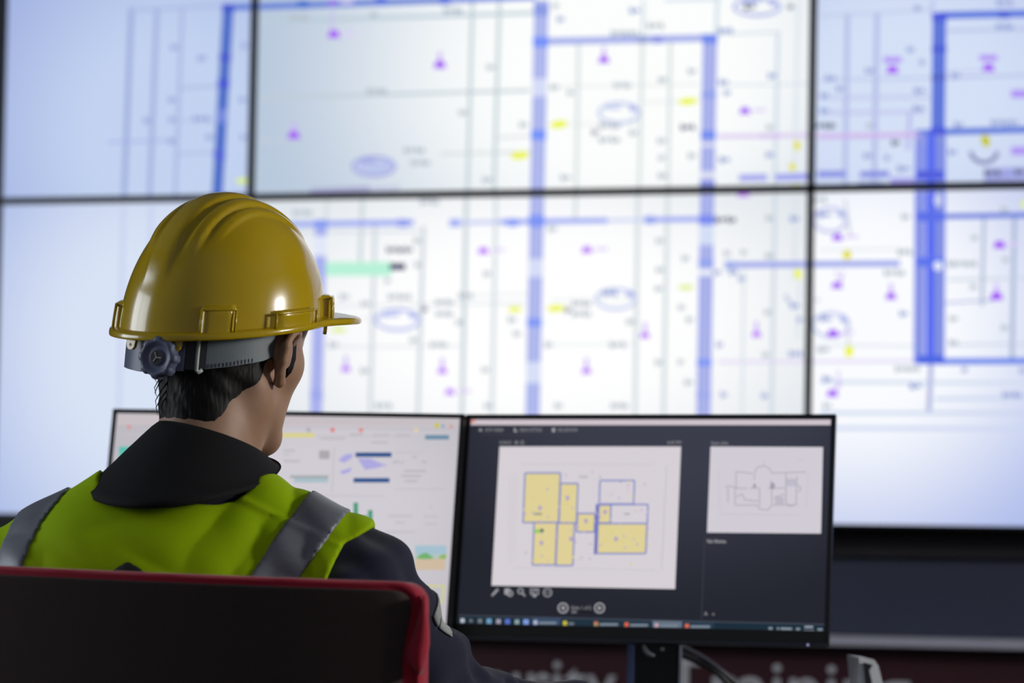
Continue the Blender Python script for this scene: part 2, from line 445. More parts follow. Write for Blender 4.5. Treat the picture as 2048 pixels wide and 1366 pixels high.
# --- thin dimension lines
gA, gB, gC = (158, 174, 220), (198, 212, 218), (214, 222, 224)
for a, b, wd, c in (((263, 15), (248, 398), 11, gA), ((314, 15), (299, 398), 10, (164, 178, 222)), ((365, 13), (350, 396), 8, (172, 186, 226)), ((262, 20), (445, 12), 6, (172, 188, 228)),
                    ((247, 410), (238, 830), 8, (200, 208, 236)), ((302, 410), (300, 560), 8, (198, 208, 238)),
                    ((360, 176), (440, 172), 5, (172, 186, 222)), ((352, 308), (440, 304), 5, (178, 190, 226)), ((350, 242), (440, 240), 5, (182, 194, 228)),
                    ((945, 4), (935, 388), 8, gB), ((999, 3), (988, 388), 8, gB), ((1157, 88), (1152, 388), 7, gC), ((1285, 84), (1278, 388), 7, gC), ((1341, 80), (1336, 388), 7, gC), ((1435, 0), (1432, 70), 7, (206, 220, 232)),
                    ((1287, 0), (1285, 78), 7, (214, 226, 232)), ((1556, 66), (1549, 380), 7, (206, 218, 232)), ((1596, 0), (1588, 376), 5, (214, 224, 234)), ((1400, 70), (1560, 64), 4, (204, 216, 230)), ((1330, 0), (1440, -2), 6, (206, 220, 234)),
                    ((520, 44), (1066, 26), 7, (186, 204, 216)), ((520, 196), (1060, 181), 6, (192, 204, 214)), ((1095, 174), (1400, 168), 3, (222, 228, 228)), ((1440, 170), (1620, 168), 4, (216, 224, 236)), ((520, 282), (590, 280), 4, (196, 206, 220)),
                    ((880, 308), (1060, 304), 4, (206, 214, 214)), ((1095, 250), (1280, 246), 3, (224, 228, 228)), ((1290, 205), (1400, 202), 3, (222, 226, 228)), ((990, 276), (1060, 272), 4, (212, 218, 220)),
                    ((1695, 26), (1690, 376), 10, (182, 192, 232)), ((1754, 26), (1748, 376), 10, (180, 190, 232)), ((1640, 32), (1865, 20), 6, (196, 206, 236)), ((1640, 160), (1860, 156), 5, (192, 200, 234)), ((1640, 196), (1860, 194), 7, (196, 204, 236)), ((1640, 226), (1850, 224), 8, (196, 202, 238)),
                    ((1866, 0), (1864, 28), 6, (180, 190, 234)), ((1820, 222), (1816, 300), 8, (184, 186, 238)), ((1895, 62), (2060, 58), 6, (186, 196, 230)), ((1895, 156), (2060, 150), 6, (188, 198, 234)), ((1890, 145), (1975, 140), 4, (196, 202, 238)),
                    ((725, 398), (720, 528), 8, (204, 214, 220)), ((750, 452), (740, 830), 8, (208, 216, 224)), ((847, 452), (836, 830), 8, (206, 214, 222)), ((933, 396), (924, 830), 9, (200, 212, 218)), ((992, 396), (984, 830), 8, (214, 222, 228)), ((655, 398), (652, 440), 6, (208, 216, 222)),
                    ((1152, 390), (1150, 440), 7, (212, 220, 222)), ((1276, 388), (1270, 830), 9, (214, 222, 226)), ((1335, 388), (1327, 830), 9, (214, 222, 226)), ((1488, 540), (1484, 830), 6, (220, 228, 236)), ((1550, 388), (1543, 830), 8, (208, 218, 228)), ((1592, 392), (1588, 560), 5, (216, 224, 232)), ((1600, 560), (1594, 680), 5, (216, 226, 236)),
                    ((570, 464), (840, 462), 4, (206, 214, 228)), ((650, 612), (1050, 606), 4, (220, 226, 232)), ((650, 694), (920, 692), 4, (222, 228, 234)), ((650, 640), (780, 636), 3, (226, 230, 238)), ((930, 590), (1060, 588), 3, (224, 230, 234)), ((1095, 690), (1270, 688), 3, (228, 232, 236)), ((1100, 600), (1270, 598), 3, (228, 232, 234)),
                    ((1968, 434), (1964, 612), 7, (178, 190, 216)), ((2029, 434), (2024, 722), 9, (172, 186, 214)), ((1895, 560), (2060, 556), 5, (204, 214, 228)), ((1890, 606), (1990, 600), 5, (190, 196, 232)), ((1895, 690), (2060, 688), 5, (206, 214, 232)), ((1640, 500), (1820, 498), 3, (218, 224, 230)), ((1640, 690), (1830, 692), 5, (224, 230, 240)),
                    ((1862, 728), (1858, 822), 10, (176, 182, 224)), ((1640, 764), (2060, 766), 7, (208, 220, 240)), ((1870, 798), (2060, 796), 7, (204, 216, 240)), ((1640, 826), (2060, 826), 7, (202, 214, 238)), ((1640, 856), (2060, 858), 8, (206, 216, 242)), ((1690, 400), (1700, 470), 6, (206, 212, 228)), ((1692, 640), (1698, 690), 6, (214, 222, 234)),
                    ((1670, 540), (1680, 560), 4, (216, 196, 240)), ((1676, 740), (1680, 775), 4, (214, 196, 240)), ((1570, 590), (1580, 605), 6, (176, 188, 220)), ((1630, 600), (1640, 600), 4, (190, 190, 220))):
    D.line(a, b, wd, c, 1)
# --- magenta devices with their stems
for u, v, s, lab in ((668, 69, 1, 0), (880, 130, 1, 1), (588, 271, 1, 1), (1208, 120, .9, 1), (1490, 222, .9, 0), (1785, 140, 1, 2), (1977, 136, 1, 2), (692, 738, .8, 1), (885, 742, .8, 1), (900, 784, .8, 0), (967, 502, .9, 0), (1174, 500, .9, 0),
                     (1290, 671, .8, 1), (1513, 669, .8, 1), (1173, 742, .8, 1), (1675, 475, .9, 0), (1674, 571, .9, 3), (1782, 593, .9, 1), (1666, 667, 1, 0), (1665, 787, .95, 3), (1999, 490, 1, 0), (1993, 593, 1.05, 1), (1487, 387, 1, 0), (665, 5, .6, 0)):
    c = (166, 92, 246) if u > 1600 or v < 300 else (190, 124, 250)
    D.poly([(u - 13 * s, v + 7 * s), (u - 8 * s, v - 8 * s), (u + 8 * s, v - 8 * s), (u + 13 * s, v + 7 * s)], c, 5)
    if lab == 1: D.line((u, v - 8), (u, v - 26), 7, (204, 176, 248), 4)
    if lab == 2: D.rect(u - 18, v - 26, u + 18, v - 14, (180, 150, 246), 4)
    if lab == 0: D.line((u + 16, v - 1), (u + 42, v - 2), 6, (222, 206, 248), 4)
    if lab == 3: D.line((u + 8, v - 6), (u + 12, v - 28), 4, (206, 180, 248), 4)
for u, v in ((2036, 188), (2036, 302)): D.rect(u - 14, v - 8, u + 20, v + 8, (176, 150, 244), 4)
D.line((665, 20), (664, 60), 4, (200, 184, 240), 3)
# --- yellow lamps
for u, v, a, b, t, c in ((1118, 249, 18, 8, -.12, 0), (1376, 203, 20, 7, -.08, 0), (1040, 311, 19, 8, -.12, 0), (1594, 291, 7, 10, 0, 1), (1585, 334, 7, 8, 0, 1), (1971, 282, 9, 13, -.3, 2), (484, 362, 13, 6, 0, 3), (1030, 619, 14, 6, 0, 0), (1112, 617, 18, 7, -.05, 0),
                         (1372, 575, 16, 5, 0, 3), (1596, 548, 7, 11, -.2, 0), (1694, 510, 9, 10, 0, 1), (1698, 703, 9, 12, .1, 0), (678, 660, 16, 5, 0, 3), (2050, 408, 8, 9, 0, 3), (1591, 372, 6, 5, 0, 1)):
    D.disc(u, v, a, b, [(238, 246, 60), (228, 224, 54), (200, 200, 34), (222, 240, 130)][c], 5, a=t)
# --- revision clouds
for u, v, a, b, c in ((748, 333, 42, 19, (164, 170, 226)), (1238, 226, 40, 20, (196, 206, 238)), (1514, 14, 46, 17, (172, 180, 232)), (795, 640, 44, 20, (184, 192, 240)), (1232, 598, 40, 20, (198, 208, 240)), (1660, 440, 32, 24, (196, 200, 236)), (1662, 650, 36, 24, (200, 206, 238))):
    D.ring(u, v, a, b, 7, c, 2); D.rect(u - a * .7, v - 14, u + a * .1, v - 7, c, 2); D.disc(u + a * .7, v - b * .5, 8, 8, (176, 184, 236), 3)
D.disc(748, 334, 36, 14, (188, 198, 236), 1)
D.ring(1968, 303, 26, 22, 9, (136, 142, 186), 3, 180, 360)
# --- green plate with a dark tag
D.rect(652, 524, 784, 552, (184, 242, 216), 3); D.rect(780, 527, 811, 540, (34, 44, 96), 4)
# --- blurred dimension figures: pairs of short strokes
tx = [(350, 95, 16, 0), (405, 117, 18, 0), (345, 200, 16, 0), (295, 242, 16, 0), (345, 240, 14, 0), (345, 283, 16, 0), (404, 238, 34, 0), (420, 275, 16, 0), (490, 92, 14, 0), (486, 200, 14, 0), (488, 275, 12, 0),
      (755, 183, 42, 1), (600, 36, 40, 1), (749, 30, 16, 1), (907, 22, 40, 1), (982, 135, 16, 1), (927, 226, 18, 1), (1048, 250, 18, 1), (830, 301, 44, 1), (842, 326, 40, 1), (975, 360, 20, 1),
      (1112, 12, 14, 1), (1122, 39, 16, 0), (1270, 22, 22, 0), (1312, 52, 34, 1), (1250, 67, 56, 1), (1110, 175, 18, 1), (1142, 186, 14, 1), (1246, 171, 36, 1), (1326, 160, 18, 1), (1385, 143, 18, 1), (1190, 265, 12, 2), (1220, 252, 44, 1), (1220, 280, 44, 1), (1268, 266, 18, 1), (1376, 255, 30, 2), (1324, 282, 18, 1), (1324, 316, 14, 1), (1385, 312, 18, 1), (1132, 356, 22, 1), (1326, 352, 20, 1),
      (1455, 186, 14, 0), (1545, 152, 18, 0), (1448, 165, 20, 0), (1452, 62, 30, 0), (1500, 14, 24, 2), (1582, 14, 12, 2), (1540, 255, 14, 1), (1540, 310, 16, 0), (1450, 320, 24, 0), (1646, 252, 44, 2), (1740, 252, 14, 1), (1666, 252, 12, 2), (1836, 17, 14, 0), (1822, 100, 16, 0), (1740, 142, 18, 0), (1845, 125, 12, 0), (1663, 157, 24, 0), (1680, 178, 16, 0), (1840, 182, 24, 0), (1650, 192, 18, 0), (1838, 217, 24, 0), (1650, 222, 20, 0), (1792, 286, 18, 2), (1736, 312, 18, 0), (1775, 316, 12, 0), (1808, 338, 26, 0), (1745, 368, 54, 0),
      (2010, 6, 34, 0), (2010, 54, 36, 0), (1912, 152, 18, 0), (2010, 246, 56, 0), (1918, 250, 20, 0), (1906, 305, 18, 0), (1985, 346, 34, 2), (2040, 344, 20, 2),
      (606, 426, 40, 1), (800, 500, 54, 2), (835, 482, 16, 1), (836, 530, 14, 1), (776, 562, 12, 1), (800, 594, 48, 1), (732, 608, 18, 1), (690, 594, 20, 1), (850, 619, 12, 2), (890, 605, 38, 1), (890, 628, 36, 1), (932, 592, 30, 1), (920, 645, 16, 1), (828, 680, 16, 1), (668, 690, 20, 1), (878, 690, 36, 1), (730, 742, 18, 1), (975, 548, 16, 1), (972, 740, 16, 1), (768, 812, 34, 1), (978, 812, 18, 1), (1025, 640, 18, 1), (1035, 668, 16, 1), (860, 404, 40, 1),
      (1106, 458, 20, 1), (1136, 620, 12, 2), (1164, 608, 40, 1), (1164, 628, 40, 1), (1220, 586, 30, 0), (1262, 644, 18, 1), (1320, 482, 16, 1), (1320, 540, 16, 1), (1318, 578, 16, 1), (1372, 517, 16, 1), (1364, 615, 14, 1), (1380, 640, 16, 1), (1098, 690, 18, 1), (1236, 690, 34, 1), (1318, 725, 16, 1), (1362, 724, 12, 1), (1378, 765, 18, 1), (1118, 812, 18, 1), (1240, 812, 36, 1), (1452, 440, 44, 2), (1434, 545, 20, 0), (1468, 545, 20, 0), (1484, 558, 14, 0), (1540, 437, 16, 1), (1540, 512, 18, 1), (1536, 625, 14, 1), (1590, 612, 20, 0), (1600, 640, 12, 0), (1532, 710, 14, 1), (1448, 790, 14, 0), (1530, 792, 14, 0), (1440, 690, 14, 0), (1592, 708, 28, 0), (1488, 505, 12, 1), (1455, 507, 14, 1), (1590, 438, 20, 0),
      (1812, 434, 18, 1), (1810, 505, 30, 1), (1790, 546, 44, 1), (1808, 628, 18, 0), (1905, 528, 20, 1), (1930, 528, 50, 1), (1950, 476, 14, 1), (2012, 520, 14, 1), (1948, 574, 14, 1), (2010, 656, 16, 1), (1908, 638, 18, 1), (1908, 686, 20, 1), (1815, 738, 50, 1), (1832, 773, 26, 0), (2025, 790, 40, 0), (2046, 742, 14, 0), (1648, 700, 26, 1), (1655, 812, 18, 1), (1650, 636, 20, 0), (1655, 758, 20, 0), (1648, 430, 26, 0), (1640, 400, 30, 1), (2010, 420, 16, 1), (1930, 740, 12, 0)]
for u, v, wd, tone in tx:
    c = [(150, 164, 214), (180, 190, 200), (108, 114, 136)][tone]
    k = max(2, int(wd / 9))
    for i in range(k):
        a = u - wd / 2 + wd * i / k
        D.rect(a, v - 7 + (i % 2) * 2, a + wd / k * .62, v + 5 - (i % 3) * 2, c, 3)
        D.rect(a + wd / k * .2, v - 2, a + wd / k * .9, v + 6 - (i % 2) * 3, c, 3)

S0, S1, S2 = -1.207, -.606, .638
ZB, ZM = 1.082, 1.8006
S3 = S2 + (S2 - S1); ZT = ZM + (ZM - ZB)
m_bezel = mat('display_bezel_black', (16, 18, 21), 0.4, var=.15)
def panel(s0, s1, z0, z1, edge, core, hot, rad, label):
    cx, cz = (s0 + s1) / 2, (z0 + z1) / 2
    root = empty('display_panel', None, label, 'video screen', 'screens of the video wall', M=wallM(cx, cz))
    b = .0075
    f = MB(); hw, hh = (s1 - s0) / 2 - .0004, (z1 - z0) / 2 - .0004
    for sg in (-1, 1):
        f.box((sg * (hw - b / 2), .004, 0), (b, .03, hh * 2)); f.box((0, .004, sg * (hh - b / 2)), (hw * 2 - 2 * b, .03, b))
    f.build('bezel', m_bezel, root, world=False)
    MB().box((0, .062, 0), (hw * 2, .086, hh * 2), bevel=.004).build('housing', m_black, root, world=False)
    h = wall.hit(*hot) - np.array([cx, cz])
    bm = backlit('backlight_%d_%d' % hot, edge, core, h[0], h[1], rad[0], rad[1])  # viewing-angle falloff painted into the emission as a fixed gradient
    screen_mesh('screen', D, (s0 + b, s1 - b, z0 + b, z1 - b), bm, (cx, cz), root)
    return root
panel(S0, S1, ZM, ZT, (160, 176, 224), (194, 210, 240), (330, 260), (.55, .60), 'upper left wall screen, mostly blank pale blue with faint dimension lines')
panel(S1, S2, ZM, ZT, (184, 200, 220), (252, 254, 253), (1230, 130), (.85, .75), 'upper middle wall screen with floor plan, blue beams and yellow marks')
panel(S2, S3, ZM, ZT, (176, 184, 232), (212, 224, 246), (1800, 190), (.6, .50), 'upper right wall screen, violet-tinted, with blue wall columns')
panel(S0, S1, ZB, ZM, (158, 176, 226), (216, 226, 245), (300, 700), (.62, .75), 'lower left wall screen, blank pale blue, left of the yellow helmet')
panel(S1, S2, ZB, ZM, (214, 222, 230), (255, 255, 255), (1080, 640), (.95, .52), 'lower middle wall screen with brightest plan and green plate right of helmet')
panel(S2, S3, ZB, ZM, (172, 186, 234), (250, 252, 255), (1700, 640), (.62, .62), 'lower right wall screen with thick blue column and empty lower part')

# letters on the maroon board
def word_mesh(txt):
    cu = bpy.data.curves.new('word', 'FONT'); cu.body = txt; cu.size = 1; cu.extrude = .02; cu.resolution_u = 4
    o = bpy.data.objects.new('word', cu); COL.objects.link(o)
    me = bpy.data.meshes.new_from_object(o.evaluated_get(bpy.context.evaluated_depsgraph_get()))
    bpy.data.objects.remove(o)
    return me, max(v.co.x for v in me.vertices), max(v.co.y for v in me.vertices)
def lettering(txt, p1, u1, p2, u2, vx, label):
    """the right edges of the stretches p1 and p2 of the word stand at photo columns u1 and u2; vx: top of the small letters"""
    me, wd, _ = word_mesh(txt); w1 = word_mesh(p1)[1]; w2 = word_mesh(p2)[1]; xh = word_mesh('x')[2]
    board = Canvas(WO - WN * .155, WW, WV, WN)
    a, b = board.hit(u1, vx), board.hit(u2, vx); k = (b[0] - a[0]) / (w2 - w1)
    for v in me.vertices: v.co = Vector(((v.co.x - w1) * k, -v.co.z * .3 * k, v.co.y * k))
    o = bpy.data.objects.new('wall_lettering', me); COL.objects.link(o)
    me.materials.append(mat('letter_white', (236, 236, 244), .5))
    o.matrix_world = wallM(a[0], a[1] - xh * k, .155)
    put(o, 'wall_lettering', label, 'lettering', 'words on the maroon board')
lettering('Security', 'Securi', 1121, 'Security', 1232, 1349, 'white word ending in rity on maroon board, left of the monitor stand')
lettering('Training', 'Trai', 1562, 'T', 1412, 1357, 'large white word with round i dot on maroon board right of monitor stand')

# ================================================================== desk and monitors
m_desk = mat('desk_laminate', (66, 62, 62), .5, var=.15, vscale=8, stretch=(1, 12, 12))
m_metal = mat('dark_metal', (34, 36, 40), .35, metal=.6, var=.1)
desk = empty('desk', (-.05, 3.4, 0), 'long dark laminate desk carrying the two monitors', 'desk')
MB().box((-.05, 3.42, .725), (2.2, .86, .03), bevel=.006).build('desktop', m_desk, desk)
for x in (-1.1, 1.0): MB().box((x, 3.42, .355), (.04, .78, .71), bevel=.004).build('leg', m_metal, desk)
MB().box((-.05, 3.80, .5), (2.06, .018, .36)).build('modesty_panel', m_desk, desk)

def rodrigues(a):
    t = np.linalg.norm(a); k = np.array(a) / t; K = np.array([[0, -k[2], k[1]], [k[2], 0, -k[0]], [-k[1], k[0], 0]])
    return np.eye(3) + math.sin(t) * K + (1 - math.cos(t)) * K @ K
m_mon = mat('monitor_plastic', (20, 21, 24), .42, var=.12, spec=.5)
m_lip = mat('monitor_lip', (44, 46, 58), .35, var=.1)  # lighter tone paints the reflection on the underside bevel
MWD, MHT = .545, .3317
def monitor(pos, rv, draw, label, base, chin=.019, edge_col=None):
    R = rodrigues(rv); pos = np.array(pos)
    M = Matrix(((*R[0], pos[0]), (*R[1], pos[1]), (*R[2], pos[2]), (0, 0, 0, 1)))
    foot = Vector((pos[0] + .015, pos[1] + .10, .74))
    root = empty('computer_monitor', foot, label, 'monitor', 'monitors on the desk')
    L = Matrix.Translation(-foot) @ M                      # display frame relative to the root
    cv = Canvas(pos, R[:, 0], R[:, 2], -R[:, 1]); d = Drawing(cv); draw(d)
    hw, hh = MWD / 2, MHT / 2
    b = .0062
    f = MB()
    f.box((-hw + b / 2, .004, 0), (b, .014, MHT), L); f.box((hw - b / 2, .004, 0), (b, .014, MHT), L)
    f.box((0, .004, hh - b / 2), (MWD, .014, b), L); f.box((0, .004, -hh + chin / 2), (MWD, .014, chin), L, bevel=.002)
    f.build('bezel', m_mon, root, world=False)
    MB().box((0, .002, -hh - .0015), (MWD - .004, .016, .005), L, bevel=.0015).build('lip', m_lip, root, world=False)
    g = MB(); g.box((0, .022, 0), (MWD - .004, .022, MHT - .004), L, bevel=.008, seg=3); g.box((0, .045, -.02), (.30, .03, .2), L, bevel=.012, seg=3)
    g.build('back_cover', m_mon, root, world=False)
    sc = screen_mesh('screen', d, (-hw + b, hw - b, -hh + chin, hh - b), base, (0, 0), root, step=.00012)
    sc.matrix_basis = L @ Matrix.Translation((0, .0005, 0))
    # stand
    P = Vector((0.01, .065, -.02)); top = L @ P
    st = MB(); st.box((top.x, top.y + .035, top.z / 2), (.078, .03, top.z + .06), bevel=.006, seg=3)
    col = st.build('stand_column', m_metal, root, world=False)
    MB().box((top.x + .0385, top.y + .022, top.z / 2), (.0045, .008, top.z - .02), bevel=.001).build('edge_highlight', mat('highlight_grey', (150, 156, 176), .4), root, world=False)  # highlight on the column's right edge, painted as a lighter strip
    MB().box((top.x - .0345, top.y + .0205, top.z / 2 - .02), (.011, .006, top.z - .06), bevel=.001).build('edge_highlight', mat('reflection_blue', (70, 84, 130), .4), root, world=False)  # bluish reflection on the column's left side, painted as a strip
    hd = MB().box((top.x, top.y + .012, top.z), (.11, .03, .09), bevel=.006); hd.build('stand_head', m_mon, root, world=False)
    bs = MB().box((top.x, top.y - .01, .008), (.24, .20, .016), bevel=.006, seg=3); bs.build('stand_base', m_metal, root, world=False)
    led = MB(); led.tube([L @ Vector((hw - .028, -.005, -hh - .0015)), L @ Vector((hw - .028, -.0075, -hh - .0015))], .0017, 10)
    led.build('power_light', emit((150, 150, 190)), root, world=False)
    return root, L, foot
# --- web page on the left monitor
def page(d):
    t = (186, 182, 188); lt = (196, 192, 199)
    d.rect(200, 822, 925, 851, (198, 190, 194), 1); d.line((226, 852), (924, 858), 2, t, 2); d.line((226, 868), (924, 874), 2, lt, 2)
    for u, v, c in ((258, 854, (214, 150, 158)), (665, 860, (222, 128, 122)), (722, 860, (220, 140, 140)), (617, 860, (176, 174, 180)), (832, 861, (222, 206, 168))): d.rect(u - 4, v - 4, u + 4, v + 4, c, 3)
    d.disc(874, 851, 5, 5, (200, 196, 60), 3); d.disc(886, 852, 4, 4, (150, 172, 196), 3); d.disc(902, 853, 4, 4, (208, 160, 150), 3)
    d.rect(560, 866, 629, 875, (216, 208, 138), 3); d.rect(850, 870, 898, 879, (110, 142, 166), 3)
    for u0, u1, v in ((640, 690, 877), (745, 778, 871), (792, 820, 871), (700, 726, 869), (742, 776, 885)): d.rect(u0, v - 2, u1, v + 2, (190, 184, 190), 2)
    d.rect(238, 893, 262, 925, (92, 190, 176), 3)
    d.rect(567, 899, 590, 903, (188, 184, 190), 2); d.rect(567, 908, 580, 911, (192, 188, 194), 2); d.rect(567, 920, 600, 924, (186, 182, 188), 2)
    d.rect(638, 901, 659, 918, (172, 167, 172), 2); d.line((668, 895), (664, 985), 2, (188, 185, 192), 1)
    d.rect(580, 951, 657, 956, (160, 166, 168), 3); d.rect(588, 956, 656, 965, (168, 190, 198), 2)
    d.rect(711, 905, 783, 914, (44, 82, 136), 4); d.rect(707, 956, 779, 965, (46, 84, 140), 4)
    for P in ([(676, 920), (690, 909), (706, 907), (704, 916), (688, 926)], [(715, 917), (740, 917), (770, 930), (752, 935), (730, 940)], [(680, 942), (704, 935), (700, 944), (684, 949)], [(738, 922), (776, 930), (744, 938)]):
        d.poly(P, (172, 168, 222), 3)
    for u, v, wd in ((805, 925, 6), (829, 914, 10), (848, 924, 10), (830, 942, 44), (822, 952, 40), (822, 962, 26), (792, 924, 14)): d.rect(u - wd / 2, v - 2, u + wd / 2, v + 2, (186, 180, 186), 2)
    d.line((792, 905), (850, 905), 2, (192, 188, 192), 2); d.line((790, 978), (892, 978), 2, (192, 188, 194), 2); d.line((565, 990), (770, 992), 2, (192, 188, 194), 2)
    for u, y0 in ((712, 1005), (741, 1020)): d.rect(u - 5, y0, u + 4, 1043, (72, 152, 122), 3)
    d.rect(722, 1034, 727, 1043, (72, 152, 122), 3); d.rect(729, 1030, 734, 1043, (100, 166, 140), 3)
    for u, v, wd in ((800, 1032, 50), (862, 1014, 8), (862, 1033, 30), (862, 1048, 24), (800, 1045, 20), (800, 1064, 60)): d.rect(u - wd / 2, v - 2, u + wd / 2, v + 2, (194, 190, 197), 2)
    d.rect(830, 1091, 893, 1108, (164, 192, 206), 2); d.rect(830, 1108, 891, 1117, (176, 196, 190), 2); d.rect(830, 1117, 890, 1140, (206, 186, 160), 2)
    d.poly([(832, 1116), (842, 1108), (852, 1105), (862, 1111), (868, 1116), (860, 1118), (842, 1118)], (110, 176, 110), 3); d.poly([(876, 1117), (882, 1110), (892, 1108), (892, 1118)], (142, 182, 88), 3)
    for q_ in range(9):
        for u_ in (252, 330, 420, 500): d.rect(u_, 940 + q_ * 34, u_ + random.uniform(30, 66), 944 + q_ * 34, t if q_ % 3 else (150, 170, 190), 2)
    for a, b in (((850, 1172), (888, 1172)), ((888, 1172), (884, 1206)), ((884, 1206), (850, 1206))): d.line(a, b, 4, (206, 206, 130), 3)
    for v in (1178, 1188, 1196): d.rect(858, v, 880, v + 2, (182, 184, 176), 2)
def shown(d):
    w1 = (214, 208, 214); tx1 = (150, 150, 154); ic = (162, 162, 168)
    d.rect(900, 835, 1700, 850, (206, 194, 202), 1); d.rect(941, 838, 950, 846, (220, 150, 146), 2)
    d.line((960, 869), (1646, 868), 1.6, (58, 60, 72), 2)
    d.poly([(957, 862), (961, 856), (965, 862)], ic, 3); d.rect(1028, 856, 1031, 864, ic, 3); d.rect(1104, 856, 1110, 864, ic, 3); d.rect(1030, 861, 1034, 864, ic, 3)
    d.text(970, 863, 'SHOW TASKBAR', 9.5, tx1, 3, 37); d.text(1039, 863, 'DISPLAY SETTINGS', 9.5, tx1, 3, 45); d.text(1116, 863, 'END SLIDE SHOW', 9.5, tx1, 3, 39)
    d.text(999, 888, '0:00:03', 9, tx1, 3, 23); d.rect(1030, 882, 1032, 888, tx1, 3); d.rect(1033.5, 882, 1035.5, 888, tx1, 3); d.ring(1045, 885, 3, 3, 1.4, tx1, 3, 40, 360, 10)
    d.text(1334, 888, '4:40 PM', 9, tx1, 3, 28); d.text(1422, 889, 'Next slide', 9, tx1, 3, 34); d.text(1414, 1086, 'No Notes.', 11, (186, 186, 192), 3, 39)
    d.poly([(999, 893), (1362, 893), (1350, 1178), (983, 1171)], w1, 1)
    d.poly([(1421, 893), (1646, 894), (1642, 1067), (1414, 1065)], (208, 203, 212), 1)
    Y = (222, 208, 150); B = (130, 136, 198)
    def room(a, b, c, e, fill=Y, lw=3.2, col=B):
        P = [(a, b), (c, b), (c - (e - b) * .04, e), (a - (e - b) * .04, e)]
        if fill: d.poly(P, fill, 2)
        for p, q in zip(P, P[1:] + P[:1]): d.line(p, q, lw, col, 3)
    room(1050, 946, 1121, 1045); room(1121, 967, 1156, 1046); room(1068, 1045, 1115, 1130); room(1114, 1046, 1149, 1131)
    room(1155, 1027, 1190, 1064); room(1200, 961, 1269, 1008, None); room(1198, 1009, 1296, 1047, None); room(1198, 1010, 1222, 1046); room(1196, 1047, 1294, 1107)
    d.line((1194, 1008), (1190, 1109), 5, (112, 116, 186), 4)
    d.rect(1068, 1059, 1084, 1066, (150, 200, 110), 4); d.rect(1081, 1058, 1087, 1064, (60, 62, 80), 5)
    d.line((1333, 932), (1323, 1138), 1.6, (188, 186, 190), 2); d.line((1040, 928), (1310, 929), 1.4, (200, 195, 202), 2); d.line((1028, 945), (1022, 1130), 1.4, (200, 195, 202), 2); d.line((1025, 1135), (1310, 1140), 1.4, (198, 194, 202), 2)
    for x in (1020, 1034): d.line((x, 950), (x - 4, 1120), 1.2, (202, 198, 204), 2)
    d.rect(1158, 951, 1176, 956, (190, 186, 190), 2)
    for i in range(70):
        u = random.uniform(1045, 1300); v = random.uniform(940, 1130)
        if 1155 < u < 1195 and random.random() < .3: continue
        c = random.choice([(196, 170, 212), (190, 176, 206), (206, 186, 190), (214, 206, 120), (178, 172, 200)])
        d.rect(u - 2, v - 2, u + 2, v + 2, c, 4)
    for u, v in ((1135, 996), (1083, 1086), (1142, 1078), (1172, 1042), (1232, 1078), (1210, 1024), (1080, 1016)): d.disc(u, v, 4, 5, (180, 164, 196), 5)
    d.rect(1068, 1026, 1084, 1030, (150, 148, 140), 5); d.rect(1248, 1026, 1260, 1030, (176, 172, 180), 5)
    # next slide: grey sketch plan
    K = (168, 164, 176); e = 1.8
    d.path([(1450, 974), (1462, 972), (1472, 976), (1472, 943), (1506, 947)], e, K, 3); d.path([(1509, 946), (1513, 936), (1528, 931), (1540, 938), (1543, 946), (1612, 944)], e, K, 3)
    d.path([(1470, 976), (1470, 1010), (1512, 1010), (1520, 1018), (1536, 1020), (1544, 1010), (1590, 1010)], e, K, 3); d.path([(1456, 1005), (1456, 976)], e, K, 3)
    d.path([(1572, 946), (1572, 1005), (1578, 1012), (1592, 1010), (1594, 952)], e, K, 3); d.path([(1509, 948), (1509, 960)], e, K, 3); d.path([(1519, 978), (1519, 1012)], e, K, 3); d.path([(1542, 960), (1544, 1008)], e, K, 3)
    d.path([(1472, 976), (1494, 977)], e, K, 3); d.path([(1500, 976), (1520, 976)], e, K, 3); d.path([(1536, 976), (1570, 976)], e, K, 3); d.path([(1472, 994), (1484, 988), (1490, 1000), (1516, 1002)], e, K, 3); d.path([(1548, 996), (1570, 988)], e, K, 3)
    d.disc(1545, 972, 5, 7, (160, 156, 170), 4); d.disc(1509, 972, 3, 5, (160, 156, 170), 4); d.rect(1572, 957, 1592, 972, (190, 186, 200), 2); d.rect(1550, 994, 1568, 1008, (188, 184, 196), 2); d.path([(1596, 970), (1602, 976), (1598, 984)], e, K, 3)
    for p, q in (((1436, 1028), (1600, 1030)), ((1436, 940), (1440, 1020)), ((1616, 946), (1612, 1020)), ((1530, 918), (1528, 930)), ((1595, 922), (1610, 920))): d.line(p, q, 1.2, (194, 190, 198), 2)
    # tools under the slide
    d.line((985, 1190), (996, 1178), 4, ic, 3); d.line((983, 1192), (986, 1189), 2, ic, 3)
    d.rect(1009, 1177, 1020, 1189, ic, 3); d.ring(1020, 1187, 5, 5, 2.4, ic, 4); d.rect(1015, 1183, 1019, 1187, (80, 82, 92), 4)
    d.ring(1041, 1182, 5, 5, 2.2, ic, 3); d.line((1045, 1187), (1050, 1192), 3, ic, 3)
    for a, b in (((1061, 1178), (1077, 1178)), ((1061, 1178), (1062, 1189)), ((1077, 1178), (1076, 1189)), ((1062, 1189), (1076, 1189)), ((1064, 1186), (1073, 1180))): d.line(a, b, 2, ic, 3)
    d.rect(1066, 1189, 1072, 1194, ic, 3); d.ring(1095, 1185, 8, 8, 2, ic, 3)
    for x in (1091, 1095, 1099): d.disc(x, 1185, 1.3, 1.3, ic, 4)
